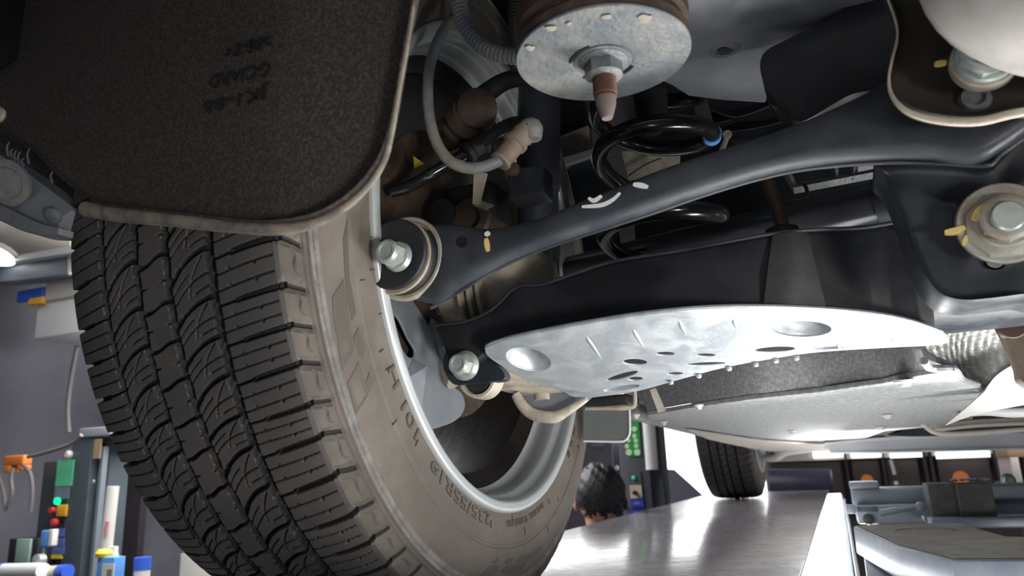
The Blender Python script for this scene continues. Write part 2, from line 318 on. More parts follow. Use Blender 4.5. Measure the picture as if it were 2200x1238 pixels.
# section of the carcass: (x mm, r mm), from the outer ridge over the tread to the inner ridge
def drop(u): return 3.2*(np.abs(u)/96)**2+5.6*(np.abs(u)/97)**7
def tyre_grid(fine):
    ut = np.arange(-97, 97.01, fine); core = np.stack([ut, 370.5-drop(ut)], 1)
    r1 = core[-1, 1]
    sh = smooth([(97, r1), (101.5, r1-4), (104.6, r1-9), (107, r1-15), (108.6, 340.)], int(26/fine))[1:]
    shl = sh[::-1]*[-1, 1]
    P = np.concatenate([shl, core, sh]); d = np.linalg.norm(np.diff(P, axis=0), axis=1); q = np.concatenate([[0], np.cumsum(d)])
    q = q-np.interp(0, P[:, 0], q)
    nx = np.gradient(P, axis=0); nx = np.stack([-nx[:, 1], nx[:, 0]], 1); nx /= np.linalg.norm(nx, axis=1)[:, None]
    return P, q, nx
def tread_depth(q, phi):
    "mm below the surface; q across (mm), phi degrees"
    S = s_of(phi)[:, None]+0*q[None]; Q = q[None]+0*S; mm = 370*math.radians(4.93); D = np.zeros_like(S)
    def cut(dist, w, dep, mask=None, soft=.35):
        nonlocal D
        c = dep*np.clip((w/2-dist)/soft*.5+.5, 0, 1)
        if mask is not None: c = c*mask
        D = np.maximum(D, c)
    def near(f):  # distance in mm to the nearest repeat of curve s=f
        x = S-f; return np.abs(x-np.round(x))*mm
    band = lambda a, b, e=.5: np.clip((Q-a)/e+.5, 0, 1)*np.clip((b-Q)/e+.5, 0, 1)
    for u0, w in ((-55.5, 6.6), (-20, 6.2), (9.5, 6.2), (49, 7.6)): cut(np.abs(Q-u0-.5*np.sin(S*2*PI+u0)), w, 7.5)
    # inner shoulder
    t = np.clip((Q-49)/55, 0, 1); f = -.30*(1-t)**1.25
    wv = np.where(Q > 66, 3.4+.02*(Q-66), 1.3); cut(near(f)*.96, wv, 6.5, band(47, 105, 3)); cut(near(f)*.96, 4.5-.2*(Q-104), 2.6, band(100, 116, 2), 2.)
    for k in (-.33, -.66):
        cut(near(f+k), .9, 3, band(52, 97)); cut(np.hypot(near(f+k+.03), (Q-63)), 2.4, 3); cut(np.hypot(near(f+k-.03), (Q-84)), 2.4, 3)
    # outer shoulder
    t = np.clip((-Q-55)/45, 0, 1); f = -.12-.28*t**.8
    cut(near(f), np.where(Q < -72, 3.2, 1.2), 6, band(-110, -55))
    for k in (-.33, -.66): cut(near(f+k), .9, 3, band(-99, -57)); cut(np.hypot(near(f+k), Q+82), 2.2, 3)
    # centre rib: stepped lateral cuts and short nicks
    t = np.clip((Q+20)/30, 0, 1); f = -.20+.22*t+.05*np.sin((t-.5)*2*PI)
    cut(near(f), 2.6, 6.5, band(-20, 10)); cut(near(f-.45), 1., 3, band(-20, -12)); cut(near(f-.55), 1., 3, band(2, 10))
    # two intermediate ribs with sweeping curves
    for a, b in ((-55, -20), (10, 49)):
        t = np.clip((Q-a)/(b-a), 0, 1); f = -.78+.80*t**.72+.10*np.sin(t*PI)
        cut(near(f)*.72, np.where(t < .25, 3.4, 2.3), 6, band(a, b))
        cut(near(f-.5)*.75, .8, 2.5, band(a, b)); cut(near(f-.27)*.75, .8, 2.2, band(a, a+.45*(b-a))); cut(near(f-.76)*.75, .8, 2.2, band(a+.55*(b-a), b))
        g = S-(-.1); fr = g-np.floor(g)                    # steep fine sipe in every pitch
        cut(np.abs(Q-(b-6-16*(1-fr)-4*np.sin(fr*PI))), 1.0, 3, band(a, b)*((fr > .12) & (fr < .95)))
    # shoulder lugs beyond the tread edge (inner and outer)
    for sg in (1, -1):
        A = Q*sg; on = np.clip((A-101)/3, 0, 1)*np.clip((121-A)/1.0, 0, 1)
        x = S-(0 if sg > 0 else -.4); dd = (x-np.round(x))*mm
        c = 3.2*np.clip(1-np.abs(dd+.4*(A-104))/6.0, 0, 1)**.7*on; D = np.maximum(D, c)
        fr = x-np.floor(x)-.5; qc = 111.5+22*fr*(-1)*.5
        cut(np.abs(A-qc-2.2*np.sin(fr*9)), 1.5*np.clip(1-np.abs(fr)/.30, 0, 1)**.5+.01, 2.2, (np.abs(fr) < .30)*on)
        cut(np.abs(A-119.3), 1.3, 1.9)
    D += .35*np.clip((np.abs(Q)-100.5)/1., 0, 1)*0
    return D
def revolve_data(P, phis):
    a = np.radians(phis)
    X = np.broadcast_to(P[..., 0], (len(a), P.shape[-2])) if P.ndim == 2 else P[..., 0]
    R = np.broadcast_to(P[..., 1], (len(a), P.shape[-2])) if P.ndim == 2 else P[..., 1]
    return np.stack([X, -np.cos(a)[:, None]*R, np.sin(a)[:, None]*R], -1)/1000.
def grid_faces(n, m, wrap=True):
    i = np.arange(n if wrap else n-1)[:, None]; j = np.arange(m-1)[None]
    i2 = (i+1) % n
    return np.stack([i*m+j, i2*m+j, i2*m+j+1, i*m+j+1], -1).reshape(-1, 4)
def make_tread(name, fine, phis):
    P, q, nx = tyre_grid(fine); D = tread_depth(q, phis)
    PP = P[None]-nx[None]*D[..., None]
    v = revolve_data(PP, phis).reshape(-1, 3)
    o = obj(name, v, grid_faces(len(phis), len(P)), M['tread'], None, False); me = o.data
    me.materials.append(M['groove']); me.materials.append(M['lug'])  # groove faces: unworn rubber, with recess shade also put into the colour
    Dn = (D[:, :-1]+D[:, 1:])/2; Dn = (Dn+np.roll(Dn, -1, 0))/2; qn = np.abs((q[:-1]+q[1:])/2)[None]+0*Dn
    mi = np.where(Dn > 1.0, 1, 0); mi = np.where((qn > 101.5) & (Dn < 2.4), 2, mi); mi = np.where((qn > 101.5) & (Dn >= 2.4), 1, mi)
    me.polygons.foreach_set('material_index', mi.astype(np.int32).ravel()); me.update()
    return o
SIDE = [(108.6, 340.), (110.4, 339.2), (111., 337.), (110.6, 335.8), (111.6, 335.2), (112.6, 333.6), (112.6, 331.6), (112.2, 330.6), (114.2, 326), (116., 318), (117., 309), (117.2, 302), (117., 300.5), (115.9, 299.5), (115.8, 297),
        (116.6, 295.6), (116.6, 290), (116.2, 282), (115.8, 275), (115.2, 268), (113.5, 264.5)]
def side_x(r): s = np.array(SIDE)[::-1]; return np.interp(r, s[:, 1], s[:, 0])
def make_wheel(name, C, label, detail, src=None):
    w = thing(name, label, 'wheel', C)
    ident = Matrix.Identity(4); out = {}
    def put(o, parent=None): o.parent = parent or w; o.matrix_parent_inverse = ident; return o
    if src:
        for k in ('tyre_tread', 'inner_sidewall', 'outer_sidewall', 'scuff_ring', 'rim_lip', 'rim_barrel', 'spoke_0', 'spoke_1', 'spoke_2', 'spoke_3', 'spoke_4'):
            o = src[k].copy(); SC.collection.objects.link(o); put(o)
        return w, out
    vis = np.arange(-66, 18, .095); oth = np.arange(18, 360-66, .30)
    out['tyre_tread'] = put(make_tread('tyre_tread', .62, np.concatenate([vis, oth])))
    phis = np.linspace(0, 360, 361)[:-1]
    S = smooth(SIDE, 130); ribs = S.copy(); m_ = (S[:, 1] > 301) & (S[:, 1] < 330)
    v = revolve_data(S, phis).reshape(-1, 3); out['inner_sidewall'] = put(obj('inner_sidewall', v, grid_faces(360, len(S)), M['side'], None, True, 60))
    S2 = S*[-1, 1]; v = revolve_data(S2, phis).reshape(-1, 3); out['outer_sidewall'] = put(obj('outer_sidewall', v, grid_faces(360, len(S)), M['side'], None, True, 60))
    for k, r0, r1 in (('scuff_ring', 330.4, 339.4),):
        s = np.array([(x+.12, r) for x, r in S if r0 <= r <= r1]); v = revolve_data(s, phis).reshape(-1, 3)
        out[k] = put(lab(obj(k, v, grid_faces(360, len(s)), M['scuff'], None, True, 60), 'pale scuffed double ridge round the sidewall'))
    lip = [(108, 268), (113.6, 266.6), (117.4, 266), (119, 264), (119.4, 260.5), (118.8, 257), (116.8, 254.8), (112, 253.6), (106, 253), (102, 250.5), (98, 248), (90, 247), (82, 247.4), (77, 246), (73, 241)]
    s = smooth(lip, 60); v = revolve_data(s, phis).reshape(-1, 3); out['rim_lip'] = put(obj('rim_lip', v, grid_faces(360, len(s)), M['rim'], None, True, 50))
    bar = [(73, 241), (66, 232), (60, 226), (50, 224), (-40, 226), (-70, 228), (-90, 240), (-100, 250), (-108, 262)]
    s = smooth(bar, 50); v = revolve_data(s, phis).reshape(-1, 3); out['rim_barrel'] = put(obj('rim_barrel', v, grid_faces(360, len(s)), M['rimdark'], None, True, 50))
    for k in range(5):
        a0 = k*72+18; v = []; f = []
        for i, (rr, hw, x0, x1) in enumerate([(30, 30, -70, -50), (80, 27, -72, -48), (140, 22, -82, -58), (200, 26, -92, -68), (232, 34, -94, -72)]):
            for sx, sw in ((x0, -1), (x0, 1), (x1, .75), (x1, -.75)):
                ra = math.radians(a0); px = -math.cos(ra)*rr-math.sin(ra)*hw*sw; pz = math.sin(ra)*rr-math.cos(ra)*hw*sw; v.append((sx/1000, px/1000, pz/1000))
        for i in range(4):
            for j in range(4): f.append((i*4+j, i*4+(j+1) % 4, i*4+4+(j+1) % 4, i*4+4+j))
        f += [(0, 1, 2, 3), (16, 17, 18, 19)]
        out['spoke_%d' % k] = put(obj('spoke', v, f, M['rim'], None, True))
    return w, out
rear_wheel, WP = make_wheel('wheel_assembly', CW, 'near rear car wheel with wide grooved tyre, dusty sidewall lettering and silver rim lip', 1)
front_wheel, _ = make_wheel('wheel_assembly', CW+V(0, 2.83, 0), 'distant front car wheel standing at far end of the runway', 0, WP)
# lettering and raised shapes moulded on the near sidewall
def on_side(r, phi, off):
    x = side_x(r)+off; a = np.radians(phi); return np.stack([x, -np.cos(a)*r, np.sin(a)*r], -1)/1000+CW
SW = WP['inner_sidewall']
def side_text(s, phi0, phi1, r0, size):
    rm = r0+size*.35; wid = abs(phi1-phi0)*PI/180*rm
    def mp(co): return on_side(r0+co[:, 1]*1000, phi0+np.degrees(co[:, 0]*1000/rm), co[:, 2]*1000+.15)
    o = glyphs('lettering', s, size/1000, M['letter'], SW, mapf=mp, ext=.0011, width=wid/1000)
    o.matrix_parent_inverse = Matrix.Translation(-Vector(CW)); return stuff(o)
side_text('235/55R19   101 H', -78, -31, 269.5, 17)
side_text('RADIAL TUBELESS', -108, -86, 273, 9)
side_text('M + S', -142, -131, 273, 9)
def side_poly(name, pts, off=.7):
    "raised flat shape given by its corners as seen, put on the sidewall"
    rp = []
    for x, y in pts:
        P = U(x, y, x=CW[0]+.1165)-CW; rp.append((math.hypot(P[1], P[2])*1000, math.degrees(math.atan2(P[2], -P[1]))))
    # refine edges so that the shape follows the curve
    q = []
    for i in range(len(rp)):
        a, b = np.array(rp[i]), np.array(rp[(i+1) % len(rp)])
        for t in np.linspace(0, 1, 7)[:-1]: q.append(tuple(a*(1-t)+b*t))
    o = flat(name, [[(p[0]*.001, math.radians(p[1])*.31) for p in q]], .0016, M['letter'], SW, bev=.0003,
             mapf=lambda co: on_side(co[:, 0]*1000, np.degrees(co[:, 1]/.31), co[:, 2]*1000*off))
    o.matrix_parent_inverse = Matrix.Translation(-Vector(CW)); return o
for sh in ([(744, 474), (736, 513), (741, 600), (755, 689), (763, 672), (749, 600), (745, 530)],
           [(737, 602), (720, 638), (724, 680), (734, 730), (746, 792), (762, 748), (751, 700), (743, 640)],
           [(768, 705), (759, 727), (767, 748), (777, 772), (782, 748)],
           [(770, 777), (756, 822), (775, 888), (792, 842)], [(792, 800), (786, 822), (793, 838), (799, 818)],
           [(1070, 1198), (1071, 1206), (1064, 1210), (1055, 1209)], [(1084, 1211), (1091, 1200), (1104, 1199), (1099, 1210)],
           [(1109, 1208), (1118, 1195), (1166, 1173), (1158, 1189)], [(1034, 1237), (1054, 1216), (1075, 1216), (1064, 1237)], [(1078, 1229), (1090, 1216), (1133, 1206), (1122, 1229)]):
    side_poly('raised_bar', sh)
# short vent nibs and mould ticks scattered over the bead area
for x, y in ((776, 603), (802, 510), (799, 580), (818, 674), (817, 754), (831, 792), (845, 908), (893, 952), (938, 1015), (990, 1075), (1045, 1107), (1053, 1126), (1125, 1140), (1173, 1137), (1100, 1113), (1178, 1078), (1197, 1074), (1240, 960), (1236, 893)):
    P = U(x, y, x=CW[0]+.1155)-CW; r = math.hypot(P[1], P[2])*1000; ph = math.degrees(math.atan2(P[2], -P[1]))
    def mp(co, r=r, ph=ph): return on_side(r+co[:, 0]*1000, ph+np.degrees(co[:, 1]*1000/r), co[:, 2]*1000)
    o = flat('mould_tick', [[(-.0035, -.0004), (.0035, -.0004), (.0035, .0004), (-.0035, .0004)]], .0018, M['tread'], SW, mapf=mp)
    o.matrix_parent_inverse = Matrix.Translation(-Vector(CW))
# ------------------------------------------------------------------ car body shell above (dark)
AX = V(0, -1, 0)          # every bushing bolt runs along the car's length
def cyl_bolt(px, py, y, rr, h, m, parent, rot=.2, flange=1.35, name='bolt_head'):
    return hexnut(name, U(px, py, y=y), AX, rr, h, m, parent, rot, flange)

body = thing('car_body', 'dark underside and inner wheel arch of the raised car above the rear axle', 'car body', (0, .8, .5))
box('floor_pan', (-.75, -.1, .62), (1.05, 4.6, .66), M['black'], body)
box('arch_inner_panel', (-.66, 1.16, .30), (-.33, 1.19, .66), M['black'], body)
box('outer_side_panel', (-.70, -.1, .40), (-.67, 4.3, .66), M['black'], body)
box('cross_panel', (-.28, 1.25, .15), (1.0, 1.28, .66), M['black'], body)
# pale rail glimpsed behind the damper and thin lower edge of the side member
ribbon('body_rail', PL([(1190, 345), (1300, 312)], y=1.12), PL([(1190, 362), (1300, 325)], y=1.12), [(0, 0), (1, 0), (1, .02), (0, .02)], V(0, 1, 0), M['rim'], body, 4)
ribbon('dusty_panel', PL([(1185, 300), (1262, 270)], y=1.15), PL([(1200, 520), (1275, 520)], y=1.15), [(0, 0), (1, 0), (1, .02), (0, .02)], V(0, 1, 0), M['dust'], body, 4)
ribbon('inner_panel', PL([(1222, 355), (1300, 330)], y=1.13), PL([(1240, 560), (1330, 540)], y=1.13), [(0, 0), (1, 0), (1, .02), (0, .02)], V(0, 1, 0), M['satin'], body, 4)

# ------------------------------------------------------------------ near mudguard / arch liner, upper left
YL = .30
bd_px = [(-60, -60), (200, -70), (500, -70), (760, -70), (896, -70), (889, 0), (874, 80), (860, 160), (846, 240), (831, 300), (812, 345), (782, 386), (742, 424), (695, 452), (645, 468), (580, 476), (500, 474), (420, 464), (330, 455), (250, 446), (190, 436), (120, 392), (50, 330), (-20, 290), (-60, 250), (-70, 120)]
bd = smooth(PL(bd_px, y=YL), 180, True); cen = U(470, 190, y=YL)
liner = fan('arch_liner', bd, cen, [(.985, .006), (1.0, .0045), (1.003, .003), (1.003, .001), (.999, -.0008), (.992, -.0006), (.986, .003), (.972, .0060), (.9, .0075), (.8, .008), (.65, .009), (.45, .009), (.25, .008), (.1, .008), (.0, .008)], V(0, 1, 0), M['felt'], None, 60)
tag(liner, 'large dark felt wheel arch liner with rounded lower corner, close above the tyre', 'wheel liner')
# curve the panel: its left part falls away behind, so that it faces away from the lamp
me = liner.data; co = np.empty(len(me.vertices)*3, np.float32); me.vertices.foreach_get('co', co); co = co.reshape(-1, 3)
xr = cen[0]
def BK(x): return np.clip(xr+.05-np.asarray(x), 0, 1)**1.3*.55
kk_ = BK(co[:, 0]); co[:, 1] += kk_; co[:, 2] *= 1+kk_/YL; co[:, 0] *= 1+kk_/YL*.9
co[:, 2] += 0
me.vertices.foreach_set('co', co.ravel()); me.update()
edge = PL([(150, 446), (200, 453), (260, 459), (330, 464), (420, 473), (500, 480), (580, 485), (640, 478), (690, 462), (745, 430), (790, 388), (822, 340), (840, 280), (855, 190), (870, 110), (884, 20), (890, -40)], y=YL)
def bendp(p):
    kk = BK(p[0]); return V(p[0]*(1+kk/YL*.9), p[1]+kk, p[2]*(1+kk/YL))
tube('rim_edge', [bendp(p)+V(0, float(np.interp(i, [0, 7, 12, 16], [.008, .006, .001, .001])), 0) for i, p in enumerate(edge)], [.0062, .0062, .0055, .005, .0045, .004, .0028, .0018, .0014, .0012, .0010], M['feltedge'], liner, 10, 90)
# moulded letters, upside down
exr, eyr = V(-1, 0, 0), V(0, 0, -1)
for s, x, y, sz, wd_m, tilt in (('JK1-86', 572, 180, .0115, .050, .03), ('GC/ARD', 575, 127, .0125, .047, .05), ('>PE-T<', 578, 68, .0115, .036, .05)):
    e = nrm(V(-1, 0, tilt)); f2 = nrm(V(-tilt, 0, -1)); O = U(x, y, y=YL+.0045)
    def mp(co, O=O, e=e, f2=f2):
        P = O+co[:, :1]*e+co[:, 1:2]*f2
        return np.array([bendp(p) for p in P])+co[:, 2:3]*V(0, -1, 0)+V(0, .0035, 0)
    stuff(glyphs('moulded_lettering', s, sz, M['letterdark'], liner, mapf=mp, ext=.0012, width=wd_m))
ribbon('inner_shell', PL([(-90, 120), (40, 120), (230, 150)], y=.47), PL([(-90, 420), (60, 430), (240, 448)], y=.47), [(0, 0), (1, 0), (1, .006), (0, .006)], V(0, 1, 0), M['felt'], liner, 10)
# bumper corner clip and scraps at the far left
clipb = thing('bumper_corner', 'grey plastic bumper corner with washer and torn fibres at left edge', 'bumper', U(40, 420, y=.36))
ribbon('corner_shell', PL([(-60, 300), (20, 345), (90, 395), (160, 448)], y=.37), PL([(-60, 455), (0, 475), (60, 500), (125, 503)], y=.37), [(0, 0), (.5, -.006), (1, 0), (1, .02), (0, .02)], V(0, 1, 0), M['shield'], clipb, 24)
lathe('washer', U(22, 392, y=.355), V(.25, -1, -.55), [(0, .0185), (.003, .0185), (.0035, .013), (.0015, .011), (.0015, .0001)], M['galv'], clipb, 40)
lathe('pin', U(118, 462, y=.362), V(.15, -1, -.7), [(0, .0065), (.003, .0062), (.004, .004), (.004, .0001)], M['galv'], clipb, 24)
ribbon('lower_skin', PL([(-60, 415), (10, 445), (80, 478), (126, 490)], y=.35), PL([(-60, 450), (0, 472), (60, 497), (124, 503)], y=.35), [(0, 0), (1, 0), (1, .012), (0, .012)], V(0, 1, 0), M['grey'], clipb, 16)
fib = []
for x, y, h in ((18, 335, 30), (26, 338, 18), (34, 345, 22), (42, 352, 26), (50, 355, 16), (62, 352, 34), (112, 392, 24)):
    fib.append(tube('t', PL([(x, y), (x-3, y-h*.6), (x+2, y-h)], y=.352), [.0011, .0009, .0003], M['conduit'], None, 6, 8))
stuff(join('torn_fibres', fib, None, clipb))
tube('frayed_clip', PL([(-8, 232), (6, 240), (4, 252), (-8, 262)], y=.33), .0022, M['cream'], clipb, 8)

# ------------------------------------------------------------------ rear link (long stamped arm)
YA = .50
link_t = [(818, 560), (835, 508), (880, 480), (960, 477), (1050, 487), (1150, 468), (1250, 428), (1350, 387), (1450, 349), (1550, 316), (1650, 284), (1750, 245), (1850, 198), (1925, 160), (2000, 150), (2110, 170), (2260, 170)]
link_b = [(822, 600), (835, 640), (880, 648), (930, 654), (985, 616), (1080, 560), (1180, 519), (1290, 484), (1400, 447), (1500, 413), (1600, 382), (1700, 358), (1790, 346), (1900, 340), (2000, 341), (2110, 347), (2260, 245)]
link = thing('rear_link', 'long curved charcoal steel suspension arm crossing from wheel to subframe, with paint marks', 'suspension arm', U(870, 560, y=YA))
prof = [(0, .030), (0, .010), (.02, .0035), (.06, .0005), (.14, -.0012), (.3, -.0022), (.5, -.0026), (.7, -.0022), (.82, -.001), (.88, .0008), (.925, .0035), (.95, .0068), (.955, .010), (.935, .012), (.90, .008), (.06, .008), (.06, .030)]
ribbon('pressed_channel', PL(link_t, y=YA), PL(link_b, y=YA), prof, V(0, 1, 0), M['satin'], link, 110, 50)
lipb = [(925, 661), (985, 626), (1080, 571), (1180, 529), (1290, 493), (1400, 457), (1500, 422), (1600, 391), (1700, 367), (1790, 355), (1900, 348), (2000, 349), (2118, 355), (2150, 330), (2260, 250)]
tube('rear_lip', PL(lipb, y=YA+.026), .0021, M['satin'], link, 10, 90)
# bushing end
bc = U(866, 556, y=YA-.004)
lathe('bushing_rubber', bc, AX, [(-.02, .030), (.004, .030), (.007, .027), (.009, .025), (.009, .0001)], M['rubber'], link, 56)
lathe('bushing_sleeve', U(872, 556, y=YA), AX, [(-.004, .0345), (.0022, .0345), (.003, .0335), (.003, .0312), (.0005, .0305)], M['zincdirty'], link, 56)
lathe('bushing_washer', U(868, 556, y=YA-.002), AX, [(.012, .0285), (.0145, .0287), (.016, .0275), (.016, .0001), (.012, .0001)], M['black'], link, 56)
lathe('bushing_ring', U(864, 557, y=YA-.002), AX, [(.007, .0308), (.0085, .0312), (.010, .0305), (.010, .028)], M['dust'], link, 56)
cyl_bolt(856, 552, YA-.022, .0100, .019, M['zinc'], link, .35, 1.22)
yl = thing('x', 'x', 'x'); bpy.data.objects.remove(yl)
# hole, inspection marks
lathe('hole_rim', U(994, 521, y=YA-.0034), AX, [(0, .0042), (.0008, .0040), (.0008, .0034), (-.004, .0032), (-.006, .0001)], M['void'], link, 28)  # near-black cup: the shade inside the hole is put into its colour
def mark(pts, y, w, m, parent, name='paint_mark', th=.0004):
    P = smooth(PL(pts, y=y), 14); v = []; f = []
    for i, p in enumerate(P):
        t = P[min(i+1, 13)]-P[max(i-1, 0)]; s = nrm(np.cross(t, V(0, 1, 0)))*w*(.45+.55*math.sin(PI*(i+.6)/14.2))
        v += [p-s, p+s, p-s+V(0, .003, 0), p+s+V(0, .003, 0)]
    for i in range(13):
        a = i*4; f += [(a, a+1, a+5, a+4), (a+1, a+3, a+7, a+5), (a, a+4, a+6, a+2)]
    f += [(0, 2, 3, 1), (52, 53, 55, 54)]
    return obj(name, v, f, m, parent, False)
YM = YA-.0031
mark([(1044, 512), (1048, 540)], YM, .0022, M['yellow'], link); mark([(1044, 498), (1048, 506)], YM, .0022, M['whitemark'], link)
mark([(1250, 444), (1290, 441), (1315, 430), (1332, 414)], YM, .0016, M['whitemark'], link); mark([(1264, 425), (1276, 431), (1292, 420)], YM, .0016, M['whitemark'], link)
mark([(1360, 396), (1375, 398), (1392, 402)], YM, .0020, M['whitemark'], link)

# ------------------------------------------------------------------ knuckle side, dust shield, hub
sh = thing('brake_dust_shield', 'grey pressed metal dust shield with rounded foot and slot, inside the rim', 'shield', U(900, 800, x=-.372))
XS = -.372
outl = smooth(PL([(806, 560), (850, 600), (905, 680), (935, 735), (955, 785), (972, 830), (990, 848), (996, 872), (985, 895), (955, 912), (905, 920), (860, 880), (830, 800), (812, 700)], x=XS), 90, True)
slot = smooth(PL([(846, 676), (858, 690), (876, 728), (890, 752), (888, 768), (876, 770), (862, 752), (850, 722), (842, 695)], x=XS), 40, True)
yz = lambda A: [(p[1], p[2]) for p in A]
flat('shield_plate', [yz(outl), yz(slot)], .003, M['shield'], sh, (V(XS, 0, 0), V(0, 1, 0), V(0, 0, 1), V(1, 0, 0)), .0012)
P = [U(868, 819, x=XS+.002), U(888, 771, x=XS+.002), U(918, 786, x=XS+.012), U(903, 900, x=XS+.002), U(905, 800, x=XS+.003)]
obj('stiffening_wedge', P+[U(870, 830, x=XS-.001), U(930, 850, x=XS-.001)], [(0, 1, 2), (0, 2, 3), (1, 6, 2), (2, 6, 3), (0, 3, 5), (0, 5, 1), (1, 5, 6), (3, 6, 5)], M['shield'], sh, False)
kn = thing('hub_carrier', 'dusty cast hub carrier with ribbed boot between the two suspension arms', 'knuckle', U(1040, 620, y=.72))
lathe('ribbed_boot', U(1075, 615, y=.70), V(1, .15, 0), [(-.06, .035), (-.045, .04), (-.036, .042), (-.033, .050), (-.029, .050), (-.026, .042), (-.023, .051), (-.019, .051), (-.016, .043), (-.013, .052), (-.009, .052), (-.006, .044), (.004, .050), (.018, .052), (.03, .048), (.045, .034), (.06, .02), (.06, .0001)], M['dust'], kn, 56, 60)
lathe('hub_drum', U(960, 600, y=.72), V(1, 0, 0), [(-.03, .075), (-.005, .075), (0, .07), (0, .04), (.02, .036), (.02, .0001)], M['brown'], kn, 56)
tube('carrier_arm', PL([(1010, 520), (960, 600), (905, 680), (935, 760), (985, 810)], y=.70), [.025, .028, .02, .018, .016], M['dust'], kn, 14)
ribbon('carrier_web', PL([(905, 668), (935, 690), (960, 730)], y=.68), PL([(905, 712), (925, 740), (950, 770)], y=.68), [(0, 0), (.5, -.006), (1, 0), (1, .02), (0, .02)], V(0, 1, 0), M['shield'], kn, 12)
bd_ = thing('brake_disc', 'dull brown brake disc and rusty backing seen deep inside the rim', 'brake disc', CW+V(.02, 0, 0))
lathe('disc_face', CW+V(.035, 0, 0), V(1, 0, 0), [(-.02, .155), (0, .155), (.0, .105), (.012, .10), (.014, .07), (.014, .0001)], M['brown'], bd_, 72)
lathe('backing_plate', CW+V(.045, 0, 0), V(1, 0, 0), [(0, .165), (.002, .165), (.002, .125), (.008, .12), (.008, .0001)], M['dustplate'] if 'dustplate' in M else M['brown'], bd_, 72)
cal = thing('brake_caliper', 'rusty brown brake caliper with bleed bolt above the link end', 'brake caliper', U(1000, 470, y=.66))
box('caliper_body', U(930, 475, y=.66)+V(0, 0, -.01), U(1060, 400, y=.66)+V(0, .05, .01), M['black'], cal, .008)
lathe('piston_housing', U(1010, 470, y=.655), AX, [(-.05, .024), (.0, .024), (.003, .021), (.003, .013), (-.004, .012), (-.004, .0001)], M['brown'], cal, 36)
lathe('slide_pin', U(955, 462, y=.655), AX, [(-.02, .015), (.008, .015), (.009, .011), (.009, .0001)], M['rubber'], cal, 30)
ribbon('cable_bracket', PL([(1018, 372), (1045, 372)], y=.60), PL([(1015, 438), (1028, 440)], y=.60), [(0, 0), (1, 0), (1, .003), (0, .003)], V(0, 1, 0), M['dust'], cal, 6)
ribbon('bracket_foot', PL([(1015, 425), (1060, 440)], y=.62), PL([(1018, 442), (1042, 450)], y=.62), [(0, 0), (1, 0), (1, .003), (0, .003)], V(0, 1, 0), M['dust'], cal, 6)
box('mounting_bracket', U(1090, 430, y=.62), U(1165, 350, y=.62)+V(0, .03, 0), M['satin'], cal, .003)
lathe('bracket_bolt', U(1103, 366, y=.615), AX, [(0, .0075), (.004, .007), (.006, .004), (.006, .0001)], M['brown'], cal, 20)
obj('yellow_tag', [U(888, 335, y=.62), U(912, 352, y=.62), U(890, 362, y=.62), U(888, 335, y=.625), U(912, 352, y=.625), U(890, 362, y=.625)], [(0, 1, 2), (3, 5, 4), (0, 3, 4, 1), (1, 4, 5, 2), (2, 5, 3, 0)], M['yellowp'], cal, False)

# ------------------------------------------------------------------ damper
dm = thing('shock_absorber', 'upright black damper tube standing between the link and the lower arm', 'damper', U(1155, 640, y=.78))
a, b = U(1152, 640, y=.78), U(1160, 100, y=.78)
lathe('damper_tube', a, b-a, [(0, .0245), (.13, .0245), (.131, .0262), (.30, .0262), (.30, .0001)], M['satin'], dm, 40)
lathe('damper_foot', a-V(0, 0, .02), V(0, 0, 1), [(0, .018), (.02, .024), (.03, .026), (.034, .024)], M['black'], dm, 32)
ribbon('bracket_fin', PL([(1192, 520), (1203, 520)], y=.76), PL([(1180, 602), (1201, 596)], y=.76), [(0, 0), (1, 0), (1, .003), (0, .003)], V(0, 1, 0), M['grey'], dm, 4)

# ------------------------------------------------------------------ coil spring
cs = thing('coil_spring', 'gloss black coil spring with thick wire between spring arm and body', 'spring', U(1425, 540, y=.80))
c0 = U(1428, 548, y=.80); pts = []
Rr = .0645
zz = [U(x, y, y=.80)[2] for x, y in ((1300, 640), (1560, 600), (1300, 522), (1560, 478), (1300, 352), (1556, 292), (1300, 262), (1520, 205), (1300, 130))]
for i in range(200):
    t = i/199*3.9-.1; a = PI+t*2*PI
    pts.append(V(c0[0]+Rr*math.cos(a), .80+Rr*math.sin(a), np.interp(t, np.arange(9)/2, zz)+.004))
q_ = np.array(pts); ker = np.ones(15)/15; zs = np.convolve(np.pad(q_[:, 2], 7, 'edge'), ker, 'valid')
for p, z_ in zip(pts, zs): p[2] = z_
tube('spring_wire', pts, .0098, M['gloss'], cs, 14, 0)
_b = min(range(len(pts)), key=lambda i: abs(pts[i][2]-pts[78][2])+0*i); _k = min((i for i in range(len(pts)) if 1.8 < i/199*3.9-.1 < 2.9), key=lambda i: np.linalg.norm(np.array([np.dot(pts[i], RT)/np.dot(pts[i], FW), -np.dot(pts[i], UP)/np.dot(pts[i], FW)])*F+[1100, 619]-np.array([1538, 292])))
lathe('blue_paint_band', pts[_k], pts[_k+1]-pts[_k-1], [(-.007, .0108), (.007, .0108), (.007, .0001)], M['lblue'], cs, 16)
lathe('spring_seat', c0+V(0, 0, -.045), V(0, 0, 1), [(0, .05), (.01, .075), (.014, .078), (.016, .07), (.016, .0001)], M['rubber'], cs, 48)
lathe('upper_seat', c0+V(0, 0, .24), V(0, 0, 1), [(0, .045), (.003, .072), (.012, .076), (.016, .07), (.03, .05), (.03, .0001)], M['satin'], cs, 48)
box('green_tape', U(1322, 503, y=.86), U(1392, 538, y=.87), M['lime'], cs)
lathe('bump_stop', c0+V(0, 0, .20), V(0, 0, -1), [(0, .02), (.03, .018), (.05, .012), (.05, .0001)], M['rubber'], cs, 24)

